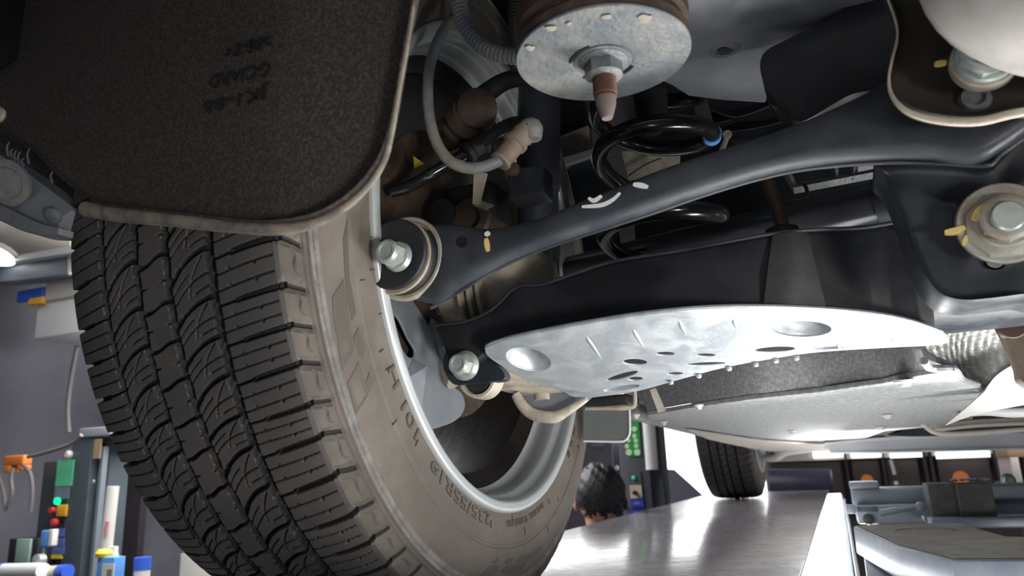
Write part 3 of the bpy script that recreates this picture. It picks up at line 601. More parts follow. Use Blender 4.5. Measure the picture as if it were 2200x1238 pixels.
# ------------------------------------------------------------------ lower spring arm and its aluminium guard
YB = .615
la_t = [(935, 700), (1005, 690), (1060, 664), (1110, 618), (1165, 612), (1230, 590), (1320, 562), (1450, 541), (1560, 521), (1670, 502), (1760, 494), (1850, 490), (1925, 478), (1990, 480)]
la_b = [(965, 775), (985, 800), (1040, 800), (1090, 790), (1160, 780), (1230, 770), (1320, 760), (1450, 740), (1560, 730), (1670, 722), (1760, 715), (1850, 715), (1925, 712), (2010, 705)]
arm = thing('spring_arm', 'broad black lower suspension arm carrying the coil spring, bolted at the hub end', 'suspension arm', U(990, 785, y=YB))
def yb(x): return float(np.interp(x, [930, 1045, 1300, 1550, 1700, 1850, 2030], [.612, .612, .597, .584, .590, .612, .672]))
la_b = [(965, 775), (1000, 790), (1045, 756), (1085, 735), (1160, 720), (1230, 707), (1320, 691), (1450, 675), (1560, 668), (1670, 668), (1760, 671), (1850, 679), (1925, 691), (2010, 716)]
LT = [U(x, y, y=yb(x)) for x, y in la_t]; LB = [U(x, y, y=yb(x)) for x, y in la_b]
ribbon('arm_wall', LT, LB, [(0, .10), (0, .004), (.03, .0008), (.08, 0), (.5, .002), (.97, 0), (1, .003), (1, .10), (.97, .10), (.97, .006), (.04, .006), (.04, .10)], V(0, 1, 0), M['black'], arm, 90, 45)
tube('folded_lip', PL([(937, 701), (1005, 688), (1060, 664), (1110, 620), (1165, 610), (1230, 589), (1320, 560), (1450, 540), (1560, 520), (1670, 500), (1760, 492), (1850, 488), (1915, 476)], y=YB-.002) if 0 else [p-V(0, .001, 0) for p in LT[:-1]], .0016, M['satin'], arm, 8, 80)
fan('fork_ear', smooth(PL([(936, 702), (985, 694), (1040, 688), (1062, 710), (1055, 735), (1046, 756), (1056, 775), (1080, 795), (1085, 815), (1050, 822), (1000, 826), (975, 826), (958, 805), (952, 775), (965, 745), (962, 722)], y=YB+.013), 70, True), U(1020, 765, y=YB+.013),
    [(.99, .012), (1, .0), (.985, -.0015), (.95, -.001), (.5, 0), (0, 0)], V(0, 1, 0), M['satin'], arm, 50)
cyl_bolt(1000, 786, YB-.008, .0098, .017, M['zinc'], arm, .1, 1.4)
bb = U(1026, 812, y=YB+.02)
lathe('bushing_eye', bb, AX, [(-.018, .0195), (.0, .0195), (.002, .0185), (.002, .016), (-.002, .015), (-.002, .0001)], M['cream'], arm, 48)
lathe('bushing_rubber', bb, AX, [(-.003, .0158), (.001, .013), (.001, .0001)], M['rubber'], arm, 40)
_gn = nrm(V(0, .25, 1)); _gp = V(0, .57, .116)+_gn*.005
ribbon('arm_underside', [UP_(x, y, _gp, _gn) for x, y in ((1035, 800), (1060, 785), (1120, 790), (1180, 810), (1232, 835))], [UP_(x, y, _gp, _gn) for x, y in ((1040, 828), (1085, 842), (1150, 856), (1200, 862), (1240, 858))], [(0, 0), (1, 0), (1, .004), (0, .004)], V(0, 0, 1), M['cream'], arm, 40)
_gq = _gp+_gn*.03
ribbon('arm_bottom', [UP_(x, y, _gq, _gn) for x, y in ((1235, 720), (1400, 690), (1600, 680), (1900, 690))], [UP_(x, y, _gq, _gn) for x, y in ((1240, 838), (1350, 826), (1500, 790), (1900, 735))], [(0, 0), (1, 0), (1, .004), (0, .004)], V(0, 0, 1), M['void'], arm, 30)  # near-black sheet: the dark behind the tray holes is put into its colour
lathe('lower_bolt', U(1168, 846, y=.74), V(0, -.2, -1), [(-.02, .016), (0, .016), (.001, .010), (.008, .009), (.008, .0001)], M['cream'], arm, 28)
ribbon('corner_gusset', [U(x, y, y=yb(x)-.004) for x, y in ((1660, 505), (1700, 498), (1736, 502), (1743, 530))], [U(x, y, y=yb(x)-.004) for x, y in ((1640, 660), (1700, 661), (1750, 663), (1776, 665))], [(0, 0), (.5, -.003), (1, 0), (1, .006), (0, .006)], V(0, 1, 0), M['rubber'], arm, 16)
tube('ear_bracket_edge', PL([(1108, 848), (1125, 875), (1150, 892), (1190, 897), (1215, 886), (1262, 858)], y=.72), [.005, .006, .0065, .006, .004, .002], M['cream'], arm, 10)
ribbon('ear_bracket', PL([(1110, 842), (1170, 838), (1262, 850)], y=.735), PL([(1135, 876), (1180, 888), (1240, 868)], y=.735), [(0, 0), (1, 0), (1, .02), (0, .02)], V(0, 1, 0), M['grey'], arm, 12)

# guard: a sloping aluminium tray
GP, GN = V(0, .57, .116), nrm(V(0, .25, 1))
def G(pts): return [UP_(x, y, GP, GN) for x, y in pts]
gx, gy = V(1, 0, 0), nrm(np.cross(GN, V(1, 0, 0)))
def loc2(A): return [(np.dot(p-GP, gx), np.dot(p-GP, gy)) for p in A]
ol = smooth(G([(1044, 752), (1050, 739), (1100, 724), (1250, 695), (1400, 672), (1550, 660), (1700, 661), (1850, 671), (1950, 689), (2022, 713), (2034, 726), (2020, 738), (1900, 745), (1750, 755), (1650, 770), (1550, 789), (1450, 816), (1370, 838), (1290, 850), (1240, 853), (1205, 838), (1140, 818), (1085, 788), (1052, 766)]), 200, True)
def ell(cx, cy, a, b, t=0., n=32):
    return [(cx+a*math.cos(q)*math.cos(t)-b*math.sin(q)*math.sin(t), cy+a*math.cos(q)*math.sin(t)+b*math.sin(q)*math.cos(t)) for q in np.linspace(0, 2*PI, n, endpoint=False)]
holes = [(1364, 776, 27, 7, .02), (1429, 758, 21, 4.5, 0), (1516, 761, 22, 4, 0), (1516, 780, 44, 4, -.05), (1337, 806, 36, 6, -.28), (1365, 812, 17, 4.5, -.05), (1450, 801, 18, 3.5, -.05), (1664, 749, 45, 6.5, -.06)]
bowls = [(1135, 770, 50, 24, .22), (1722, 705, 65, 18, .0)]
shal = [(1335, 832, 40, 6, -.14), (1778, 746, 36, 4, -.06)]
guard = thing('stone_guard', 'bright scratched aluminium tray with oval dimples and holes under the spring arm', 'guard', UP_(1500, 740, GP, GN))
loops = [loc2(ol)]+[loc2(G(ell(*h, 24))) for h in holes]+[loc2(G(ell(*b, 40))) for b in bowls]+[loc2(G(ell(*b, 28))) for b in shal]
flat('tray', loops, .0022, M['alu'], guard, (GP, gx, gy, GN), .0008)
for b in bowls+shal:
    B = np.array(G(ell(*b, 40))); c = B.mean(0); dp = .013 if b in bowls else .003
    fan('dimple', B, c, [(1.03, -.0005), (1.0, -.0008), (.96, .0005), (.90, dp*.30), (.80, dp*.62), (.62, dp*.9), (.25, dp), (0, dp)], GN, M['alu'], guard, 70)
def rib(p0, p1, w, h, name='rib'):
    a, b = UP_(*p0, GP, GN), UP_(*p1, GP, GN); P_ = [a+(b-a)*t for t in np.linspace(0, 1, 9)]
    return tube(name, [p+GN*.0002 for p in P_], [.0003, .0022, .0024, .0023, .0021, .0018, .0014, .0009, .0002], M['alu'], guard, 10, 12)
for p0, p1 in (((1256, 716), (1302, 785)), ((1358, 702), (1390, 758)), ((1458, 685), (1478, 728)), ((1576, 682), (1584, 712)), ((1917, 722), (1922, 740)), ((1800, 735), (1806, 750))): rib(p0, p1, .0042, .0035)
for x, y in ((1441, 820), (1501, 806), (1566, 790), (1623, 781), (1666, 773), (1710, 767)):
    p = UP_(x, y-4, GP, GN); lathe('edge_tab', p-GN*.002, -GN, [(0, .0028), (.002, .0024), (.0028, .0012), (.0028, .0001)], M['alu'], guard, 10)
tube('front_edge_roll', G([(1046, 744), (1100, 725), (1250, 695), (1400, 672), (1550, 660), (1700, 661), (1850, 671), (1950, 689), (2022, 713)]), .0022, M['alu'], guard, 8, 80)
# ------------------------------------------------------------------ subframe mount: washer, bushing and bolt
def dep(P): return float(np.dot(P, FW))
mc = U(1295, 128, y=.43); mr = 187/F*dep(mc)
sm_ = thing('subframe_mount', 'round galvanised washer with nut and rusty threaded bolt under a brown bushing', 'mount', mc)
lathe('stop_washer', mc, V(0, 0, 1), [(.0015, .0001), (.0015, .016), (0, .0175), (-.0016, .022), (-.0008, .036), (.0006, mr*.95), (.0008, mr*.99), (.0016, mr), (.003, mr*.995), (.003, .0001)], M['galv'], sm_, 96)
lathe('bushing', mc, V(0, 0, 1), [(.003, mr*.90), (.004, mr*.985), (.009, mr*1.0), (.012, mr*.955), (.016, mr*.95), (.019, mr*1.0), (.027, mr*1.01), (.030, mr*.96), (.05, mr*.96), (.055, mr*.98), (.075, mr*.98), (.075, .0001)], M['brown'], sm_, 80)
lathe('nut_washer', mc, V(0, 0, -1), [(-.001, .019), (.0018, .019), (.0022, .0001)], M['galv'], sm_, 48)
hexnut('nut', mc-V(0, 0, .001), V(0, 0, -1), .0125, .013, M['galv'], sm_, .4, 1.3, .2)
th = [(.010, .0078)]
for i in range(9): th += [(.0125+i*.0016, .0078), (.0133+i*.0016, .0068)]
th += [(.028, .0074)]
lathe('bolt_thread', mc, V(0, 0, -1), th, M['rust'], sm_, 28)
lathe('bolt_tip', mc, V(0, 0, -1), [(.027, .0068), (.033, .0064), (.041, .0040), (.0425, .0034), (.0425, .0001)], M['brown2'], sm_, 28)
for a0 in (0.5, 3.4):
    tube('crescent_slot', [mc+V(.0215*math.cos(a), .0215*math.sin(a), -.0018) for a in np.linspace(a0+.2, a0+2.0 if a0 < 1 else a0+1.2, 12)], .0011, M['rubber'], sm_, 8)

for x, y, r in ((1139, 104, .0028), (1304, 37, .0028), (1384, 41, .0042), (1183, 62, .0032), (1222, 52, .0018)):
    p = U(x, y, z=mc[2]-.0006); fan('dirt_spot', [p+V(r*(1+.25*math.sin(3*a+x))*math.cos(a), r*(1+.2*math.cos(2*a+y))*math.sin(a), 0) for a in np.linspace(0, 2*PI, 17)[:-1]], p, [(1, 0), (.8, .0002), (0, .0003)], V(0, 0, -1), M['hosedust'], sm_)
# ------------------------------------------------------------------ subframe
sf = thing('subframe', 'dark steel rear subframe with pale side member, gusset and crossmember', 'subframe', U(1990, 400, y=.6))
ZS = .335
so = PL([(1350, -80), (1960, -80), (1935, 20), (1905, 80), (1720, 170), (1650, 190), (1642, 217), (1560, 212), (1480, 202), (1440, 176), (1360, 150)], z=ZS)
hl = PL(ell(1557, 107, 19, 10), z=ZS)
flat('side_member', [[(p[0], p[1]) for p in so], [(p[0], p[1]) for p in hl]], .003, M['grey'], sf, (V(0, 0, ZS), V(1, 0, 0), V(0, 1, 0), V(0, 0, 1)), .001)
B = np.array(PL(ell(1557, 107, 36, 21), z=ZS-.0018)); c = B.mean(0)
fan('hole_collar', B, c, [(1.0, 0), (.85, .0012), (.62, .0022), (.53, .0020), (.52, -.006)], V(0, 0, -1), M['grey'], sf, 70) if 0 else lathe('hole_collar', c, V(0, 0, -1), [(-.001, np.linalg.norm(B[0]-c)), (.0008, np.linalg.norm(B[0]-c)*.8), (.0014, np.linalg.norm(B[0]-c)*.6), (.0006, np.linalg.norm(B[0]-c)*.52), (-.006, np.linalg.norm(B[0]-c)*.5)], M['grey'], sf, 40, cap=False)
lathe('hole_depth', c, V(0, 0, 1), [(.004, np.linalg.norm(B[0]-c)*.7), (.03, np.linalg.norm(B[0]-c)*.7), (.03, .0001)], M['void'], sf, 24, cap=False)  # near-black: the unlit depth of the hole is put into the colour
g_ = smooth(PL([(1636, 120), (1700, 80), (1800, 30), (1880, -60), (1960, -60), (1960, 60), (1940, 180), (1830, 206), (1724, 264), (1690, 243), (1655, 210), (1640, 180)], y=.56), 70, True)
fan('gusset', g_, U(1780, 110, y=.56), [(.99, .03), (1.0, .002), (.985, -.001), (.9, .0), (0, 0)], V(0, 1, 0), M['black'], sf, 50)
ribbon('gusset_fold', PL([(1655, 222), (1722, 262)], y=.565), PL([(1672, 250), (1730, 268)], y=.59), [(0, 0), (1, 0), (1, .002), (0, .002)], V(0, 1, 0), M['satin'], sf, 4)
ribbon('crossmember', PL([(1735, 520), (1800, 495), (1925, 480), (2060, 500), (2280, 480)], y=.70), PL([(1745, 668), (1800, 680), (1950, 690), (2060, 682), (2300, 656)], y=.70), [(0, .08), (0, 0), (.1, -.002), (.6, -.002), (.78, .002), (.9, .012), (1.0, .03), (1.02, .06), (1.0, .09)], V(0, 1, 0), M['satin'], sf, 60, 60)
# lower bracket dish with rolled edge
lb = smooth(PL([(1878, 352), (1960, 350), (2110, 354), (2150, 330), (2230, 250), (2330, 260), (2330, 620), (2200, 637), (2120, 647), (2070, 650), (2025, 640), (1995, 612), (1975, 575), (1955, 520), (1940, 470), (1922, 425), (1905, 385)], y=.545), 120, True)
fan('lower_bracket', lb, U(2140, 480, y=.545), [(.99, .05), (1.0, .010), (1.0, -.004), (.990, -.006), (.978, -.004), (.965, .002), (.94, .006), (.85, .008), (.6, .008), (.42, .006), (.38, .003), (.34, .002), (0, .002)], V(0, 1, 0), M['satin'], sf, 60)
ub = smooth(PL([(1900, -80), (1906, 0), (1922, 38), (1928, 80), (1916, 130), (1910, 170), (1916, 205), (1945, 235), (1990, 252), (2050, 260), (2110, 258), (2180, 242), (2330, 215), (2330, -80)], y=.47), 110, True)
fan('upper_bracket', ub, U(2130, 90, y=.47), [(.995, .009), (1.0, .006), (1.0, -.003), (.99, -.007), (.98, -.005), (.965, .003), (.94, .006), (.7, .008), (.4, .008), (0, .008)], V(0, 1, 0), M['brownsteel'], sf, 60)
tube('bracket_rolled_edge', PL([(1900, -20), (1922, 38), (1928, 80), (1916, 130), (1910, 170), (1916, 205), (1945, 237), (1990, 254), (2050, 262), (2110, 260), (2180, 244), (2330, 217)], y=.464), [.0006, .0008, .0008, .0009, .001, .0014, .002, .0024, .0026, .0026, .0024, .0022], M['cream'], sf, 10, 80)
lathe('access_hole', U(2098, 204, y=.472), AX, [(-.004, .0001), (-.004, .0052), (-.002, .0052), (-.002, .0075), (-.006, .009)], M['galv'], sf, 24)
lathe('locating_hole', U(2138, 559, y=.549), AX, [(-.002, .0001), (-.002, .0050), (.0, .0052), (.0, .0066)], M['zincdirty'], sf, 24)
YN = .535
cb = thing('camber_bolt', 'large flanged nut with eccentric washer and yellow mark on the lower right bracket', 'bolt', U(2150, 476, y=YN))
p = U(2156, 478, y=YN)
lathe('eccentric_washer', p, AX, [(-.004, .0265), (-.0005, .0265), (.0005, .0255), (.0005, .0001)], M['zincdirty'], cb, 56)
lathe('flange_washer', p+V(-.001, 0, -.002), AX, [(0, .0225), (.003, .0215), (.004, .019)], M['zincdirty'], cb, 8, rot=.3)
hexnut('nut', p+V(0, -.002, 0), AX, .0150, .010, M['zincdirty'], cb, .5, 1.25, .3)
lathe('stud_end', p, AX, [(.008, .0095), (.015, .0095), (.016, .0085), (.016, .0001)], M['zinc'], cb, 32)
mark([(2030, 499), (2052, 496), (2074, 488)], YN-.003, .0022, M['yellow'], cb); mark([(2078, 506), (2070, 526)], YN-.003, .0014, M['yellow'], cb)
mark([(2092, 472), (2108, 452), (2126, 440)], YN-.006, .003, M['yellow'], cb)
cb2 = thing('subframe_bolt', 'flanged nut with rusty stud on the upper right bracket behind the muffler', 'bolt', U(2118, 140, y=.455))
p = U(2116, 126, y=.455)
lathe('washer', p, AX, [(-.006, .0175), (0, .0175), (.001, .0165), (.001, .0001)], M['zincdirty'], cb2, 48)
hexnut('nut', p+V(0, -.001, 0), AX, .0140, .010, M['zinc'], cb2, .2, 1.12, .3)
lathe('stud_end', p, AX, [(.006, .0088), (.013, .0088), (.013, .0001)], M['rust'], cb2, 28)
mark([(2008, 136), (2022, 134), (2034, 132)], .462, .0014, M['yellow'], cb2)

# ------------------------------------------------------------------ muffler, top right
mf = thing('muffler', 'large pale steel muffler shell bulging in at the top right corner', 'muffler', U(2250, -20, y=.31))
mv = U(2475, -185, y=.42); ex, ey, n_ = basis(V(1, .0, -.18), (0, 0, 1))
v = []; f = []
for i in range(25):
    h = math.cos(i/24*PI); r = math.sin(i/24*PI)**.8
    for j in range(48):
        a = 2*PI*j/48; v.append(mv+n_*(-h)*.105+(ex*math.cos(a)*.075+ey*math.sin(a)*.085)*r)
for i in range(24):
    for j in range(48): f.append((i*48+j, i*48+(j+1) % 48, (i+1)*48+(j+1) % 48, (i+1)*48+j))
obj('muffler_shell', v, f, M['muffler'], mf)
tube('seam', [mv+(ex*math.cos(a)*.0755+ey*math.sin(a)*.0855) for a in np.linspace(0, 2*PI, 40)[:-1]], .0015, M['muffler'], mf, 8, 60, True)

# ------------------------------------------------------------------ hoses, sensor lead, stabiliser link
hz = thing('sensor_lead', 'dusty grey sensor cable hanging in a loop with tan plug', 'cable', U(1075, 345, y=.53))
tube('cable', [U(x, y, y=yy) for x, y, yy in ((1010, -30, .60), (985, 25, .585), (955, 62, .56), (932, 110, .545), (920, 170, .535), (921, 240, .53), (935, 300, .525), (962, 342, .52), (1000, 360, .52), (1040, 358, .525), (1078, 342, .53))], .0050, M['hose'], hz, 14, 90)
a, b = U(1073, 349, y=.531), U(1128, 283, y=.545)
L_ = float(np.linalg.norm(b-a))
lathe('plug', a, b-a, [(-.001, .006), (0, .0092), (.003, .0096), (.004, .0088), (L_*.55, .0092), (L_*.57, .0108), (L_*.68, .0108), (L_*.70, .0095), (L_*.95, .0098), (L_, .008), (L_, .0001)], M['plug'], hz, 28)
tube('elbow', PL([(1120, 296), (1140, 275), (1146, 288), (1148, 300)], y=.545), [.010, .0095, .009, .006], M['hose'], hz, 14)
tube('plug_tail', [U(x, y, y=yy) for x, y, yy in ((1136, 278, .55), (1110, 262, .575), (1075, 275, .59), (1040, 305, .60))], .0052, M['rubber'], hz, 12)
co_ = thing('corrugated_conduit', 'ribbed grey conduit curving down from the top edge to the bushing', 'conduit', U(1100, 120, y=.52))
def corr(name, pts, r, m, parent, per=.0042):
    P = smooth(pts, 400); d = np.concatenate([[0], np.cumsum(np.linalg.norm(np.diff(P, axis=0), axis=1))]); n = int(d[-1]/per*6)
    q = np.stack([np.interp(np.linspace(0, d[-1], n), d, P[:, i]) for i in range(3)], 1)
    rr = [r*(1+.09*math.copysign(abs(math.sin(i/6*2*PI+.4))**.5, math.sin(i/6*2*PI+.4))) for i in range(n)]
    return tube(name, list(q), rr, m, parent, 16, 0)
corr('ribbed_sleeve', PL([(975, -40), (985, 10), (1002, 60), (1035, 98), (1075, 117), (1125, 124)], y=.52), .0066, M['conduit'], co_)
co2 = thing('second_conduit', 'black ribbed conduit dropping straight down beside the round bushing', 'conduit', U(1105, 60, y=.60))
corr('ribbed_sleeve', PL([(1102, -40), (1104, 40), (1108, 150)], y=.60), .0052, M['rubber'], co2, .0038)
lk = thing('stabiliser_link', 'dark rusty ball joint link with rubber boot in front of the brake disc', 'link', U(1015, 230, y=.62))
tube('link_rod', PL([(1130, 165), (1085, 175), (1045, 200), (1020, 220)], y=.62), [.008, .009, .010, .010], M['black'], lk, 16)
lathe('joint_housing', U(1025, 232, y=.60), V(.45, -1, -.2), [(-.035, .012), (-.03, .018), (-.01, .0195), (.002, .0195), (.003, .017), (.003, .0001)], M['brown'], lk, 36)
lathe('rubber_boot', U(1018, 236, y=.60), V(-.8, .5, -.25), [(.008, .019), (.02, .021), (.026, .018), (.032, .019), (.04, .014), (.055, .010), (.055, .0001)], M['brown'], lk, 30)
tube('joint_stud', PL([(1015, 250), (1018, 290), (1020, 340)], y=.62), .0055, M['black'], lk, 10)
br = thing('brake_hose', 'gloss black brake hose slanting down behind the cable loop', 'hose', U(930, 370, y=.60))
tube('hose', [U(x, y, y=yy) for x, y, yy in ((1120, 262, .64), (1060, 290, .63), (1000, 330, .615), (930, 372, .60), (880, 400, .595), (840, 412, .59))], .0062, M['gloss'], br, 14, 60)
a, b = U(1000, 332, y=.612), U(1052, 296, y=.625)
lathe('hose_clamp', a, b-a, [(0, .010), (.001, .0115), (.006, .0118), (.008, .010), (.018, .0102), (.019, .012), (.024, .012), (.025, .010)], M['rubber'], br, 24)
tube('curved_pipe', PL([(900, 70), (875, 100), (850, 170), (838, 250), (822, 300)], y=.58), .0042, M['rubber'], br, 12)

# ------------------------------------------------------------------ exhaust and brackets seen through the gap
xp = thing('exhaust_pipe', 'glossy dark tube running across behind the spring to an open end', 'exhaust pipe', U(1700, 470, y=.92))
a, b = U(1230, 590, y=.95), U(1925, 432, y=.86)
L_ = float(np.linalg.norm(b-a)); lathe('pipe', a, b-a, [(0, .026), (L_, .026), (L_+.002, .0245), (L_+.002, .022), (L_-.05, .021)], M['gloss2'], xp, 48)
lathe('pipe_collar', a+(b-a)*.985, b-a, [(-.012, .0285), (.012, .0285), (.013, .026)], M['satin'], xp, 40)
tie = thing('tie_rod', 'slim brown rod dropping behind the long link onto the spring arm', 'rod', U(1680, 490, y=.66))
tube('rod', PL([(1640, 360), (1665, 430), (1682, 492)], y=.68), .0062, M['rust2'], tie, 14)
lathe('seat', U(1680, 497, y=.68), V(0, 0, 1), [(-.004, .016), (.002, .014), (.004, .009), (.004, .0001)], M['rubber'], tie, 24)
mb = thing('mounting_frame', 'small pale grey bracket frame visible through the gap under the long link', 'bracket', U(1750, 400, y=.95))
for i, (p0, p1, w) in enumerate((((1690, 372), (1712, 410), 7), ((1705, 407), (1885, 372), 9), ((1790, 350), (1800, 392), 6), ((1835, 350), (1832, 388), 7), ((1720, 395), (1830, 378), 4))):
    d = w/F*1.1; a, b = U(*p0, y=.95), U(*p1, y=.95); tube('frame_bar', [a, (a+b)/2, b], d, M['galv'], mb, 4, 6)
ribbon('frame_web', PL([(1830, 358), (1888, 345)], y=.97), PL([(1826, 388), (1890, 373)], y=.97), [(0, 0), (1, 0), (1, .004), (0, .004)], V(0, 1, 0), M['cream2'], mb, 4)
tube('wire_hook', PL([(1728, 395), (1734, 410), (1732, 422), (1715, 426), (1700, 424)], y=.93), .0024, M['black'], mb, 8)
hs = thing('heat_shield', 'stack of dark curved heat shield edges behind the gusset', 'heat shield', U(1640, 250, y=.92))
for tp, bp, m_ in (([(1500, 212), (1560, 236), (1650, 214)], [(1520, 232), (1580, 252), (1660, 226)], 'black'), ([(1545, 275), (1590, 262), (1640, 258), (1700, 236)], [(1560, 285), (1610, 278), (1660, 268), (1712, 250)], 'black'),
                   ([(1556, 290), (1620, 292), (1690, 268), (1725, 256)], [(1585, 310), (1625, 322), (1690, 300), (1730, 290)], 'grey'), ([(1400, 232), (1450, 246), (1500, 246), (1560, 236)], [(1420, 262), (1460, 268), (1520, 268), (1570, 258)], 'black')):
    ribbon('shield_fold', PL(tp, y=.93), PL(bp, y=.91), [(0, 0), (.5, -.004), (1, 0), (1, .003), (0, .003)], V(0, 1, 0), M[m_], hs, 20)
    tube('bright_edge', PL(bp, y=.908), .0008, M['galv'], hs, 6, 24)
tg = thing('hanging_tag', 'small brown tag on a tan clip beside the blue spring band', 'tag', U(1508, 235, y=.86))
ribbon('tag_plate', PL([(1485, 205), (1520, 215)], y=.86), PL([(1500, 268), (1532, 262)], y=.86), [(0, 0), (1, 0), (1, .002), (0, .002)], V(0, 1, 0), M['brown2'], tg, 6)
tube('clip', PL([(1564, 284), (1560, 300), (1550, 325)], y=.74), .0028, M['beige'], tg, 8)
lathe('clip_eye', U(1563, 290, y=.738), AX, [(0, .0045), (.002, .0045), (.002, .0025), (0, .0025), (0, .0045)], M['beige'], tg, 20)
bp_ = body
ribbon('panel_sheet', PL([(1335, 325), (1460, 325)], y=1.12), PL([(1350, 385), (1460, 385)], y=1.12), [(0, 0), (1, 0), (1, .004), (0, .004)], V(0, 1, 0), M['cream'], bp_, 6)
tube('panel_wire', PL([(1350, 378), (1385, 355), (1420, 340)], y=1.11), .0012, M['black'], bp_, 6)
ribbon('lower_label', PL([(1238, 555), (1285, 548)], y=.98), PL([(1243, 578), (1268, 574)], y=.98), [(0, 0), (1, 0), (1, .004), (0, .004)], V(0, 1, 0), M['beige'], bp_, 6)

# ------------------------------------------------------------------ underbody covers ahead of the axle
def zc(y): return .078-.009*(y-1)
def Uz(x, y):
    z = .078
    for _ in range(12): z = zc(U(x, y, z=max(z, .02))[1])
    return U(x, y, z=z)
uc = thing('underbody_cover', 'grey felt underbody panel with clips, brightly lit from below', 'underbody panel', Uz(1700, 860))
near = [(1392, 888), (1440, 880), (1500, 870), (1620, 853), (1760, 838), (1900, 818), (1985, 800), (2048, 793)]
nearP = [Uz(x, y) for x, y in near]
topP = [U(x, y, y=q[1]-.022) for (x, y), q in zip([(1360, 800), (1420, 780), (1500, 770), (1620, 750), (1760, 735), (1900, 722), (1965, 735), (1985, 768)], nearP)]
ribbon('rear_facet', topP, nearP, [(0, 0), (.3, -.001), (.85, 0), (.95, .001), (1, .006), (1, .012), (0, .012)], V(0, .5, .6), M['feltgrey'], uc, 60, 60)
fo = [(1392, 888), (1440, 880), (1500, 870), (1620, 853), (1760, 838), (1900, 818), (1985, 800), (2048, 791), (2070, 816), (2118, 832), (2112, 845), (2060, 888), (2028, 912), (1940, 920), (1900, 924), (1860, 938), (1820, 948), (1700, 952), (1600, 935), (1520, 925), (1440, 915), (1400, 903)]
Q = [Uz(x, y) for x, y in fo]
def onz(co): o = np.array(co, float); o[:, 2] = zc(o[:, 1])+o[:, 2]; return o
# dense surface so that its gentle waves catch the light
flat('felt_floor', [[(p[0], p[1]) for p in Q]], .006, M['feltlight'], uc, mapf=onz, bev=.001)  # paler felt than the rear facet: light on the down-facing side put into colour
tube('panel_edge', [Uz(x, y) for x, y in ((1985, 775), (2000, 792), (2048, 793), (2070, 816), (2118, 834), (2112, 846))], .0035, M['feltgrey'], uc, 8, 50)
Q2 = [Uz(x, y)-V(0, 0, .004) for x, y in ((1480, 915), (1560, 928), (1640, 940), (1760, 948), (1880, 942), (1800, 958), (1745, 965), (1650, 965), (1580, 950), (1520, 935))]
flat('forward_sheet', [[(p[0], p[1]) for p in Q2]], .004, M['cream2'], uc, mapf=lambda co: onz(co)-[0, 0, .008])
def clip_(x, y, r, m='plasticw'):
    p = Uz(x, y)+V(0, 0, -.0045); lathe('panel_clip', p, V(0, 0, -1), [(0, r), (.002, r*.95), (.003, r*.6), (.006, r*.5), (.006, .0001)], M[m], uc, 28)
for x, y, r in ((1941, 808, .010), (1905, 886, .009), (1892, 913, .010), (1365, 884, .006), (1424, 900, .007), (1700, 921, .008), (1500, 862, .006)): clip_(x, y, r)
ribbon('stay_strip', PL([(1396, 838), (1408, 834)], y=.93), PL([(1414, 887), (1430, 883)], y=.95), [(0, 0), (1, 0), (1, .004), (0, .004)], V(0, 1, 0), M['zincdirty'], uc, 5)
fl = thing('arch_flap', 'small grey rubber flap with rounded corner hanging ahead of the rear wheel', 'mudflap', U(1310, 915, y=.96))
fp = [U(x, y, y=.96) for x, y in ((1255, 880), (1353, 878), (1354, 925), (1351, 938), (1344, 946), (1330, 949), (1255, 948))]
flat('flap', [[(p[0], p[2]) for p in fp]], .004, M['flapgrey'], fl, (V(0, .96, 0), V(1, 0, 0), V(0, 0, 1), V(0, -1, 0)), .001)
tube('flap_edge', [p-V(0, .002, 0) for p in fp[1:]], .0016, M['white'], fl, 8, 50)
box('flap_box', U(1256, 876, y=.95), U(1350, 845, y=.95)+V(0, .06, 0), M['rubber'], fl, .004)
tube('flap_bracket', PL([(1258, 878), (1330, 876), (1358, 874), (1364, 866), (1363, 835)], y=.94), [.0022, .0026, .004, .003, .0026], M['cream'], fl, 8, 40)
sl = thing('sill_strip', 'narrow ribbed grey plastic sill edge running forward to the front wheel', 'sill', V(-.30, 2, .075))
q0, q1 = V(-.303, 1.20, .088), V(-.303, 3.32, .066)
for i in range(26):
    t0, t1 = (i/26)**1.3, ((i+.93)/26)**1.3; a, b = q0+(q1-q0)*t0, q0+(q1-q0)*t1
    box('sill_segment', a+V(-.008, 0, -.008), b+V(.012, 0, .018), M['sillgrey'], sl, .002)
fr = thing('front_subframe', 'pale front suspension arm and far cross panel ahead of the underbody cover', 'subframe', U(1800, 950, y=2.8))
tube('front_arm', [U(x, y, y=yy) for x, y, yy in ((1640, 985, 3.35), (1665, 984, 3.3), (1690, 970, 3.25), (1740, 962, 3.2), (1775, 952, 3.1))], [.012, .016, .018, .018, .02], M['white'], fr, 12)
lathe('ball_joint', U(1637, 966, y=3.3), V(0, 0, 1), [(-.012, .006), (-.01, .013), (.01, .013), (.012, .006), (.012, .0001)], M['white'], fr, 20)
ribbon('cross_panel', PL([(1770, 948), (1880, 936), (2020, 928), (2280, 920)], y=2.5), PL([(1785, 975), (1900, 974), (2050, 970), (2290, 964)], y=2.5), [(0, 0), (.15, -.01), (.3, 0), (.8, 0), (.92, -.008), (1, 0), (1, .03), (0, .03)], V(0, 1, 0), M['palepanel'], fr, 30)
box('cross_box', U(1772, 966, y=2.7), U(1850, 940, y=2.7)+V(0, .1, 0), M['white'], fr, .006)
for x, y in ((2005, 932), (2030, 931), (2120, 928)): lathe('fixing_screw', U(x, y, y=2.48), AX, [(0, .012), (.008, .01), (.008, .0001)], M['white'], fr, 16)
pi = thing('brake_pipes', 'cream painted pipes and rail crossing under the floor at far right', 'pipe', U(2120, 890, y=1.5))
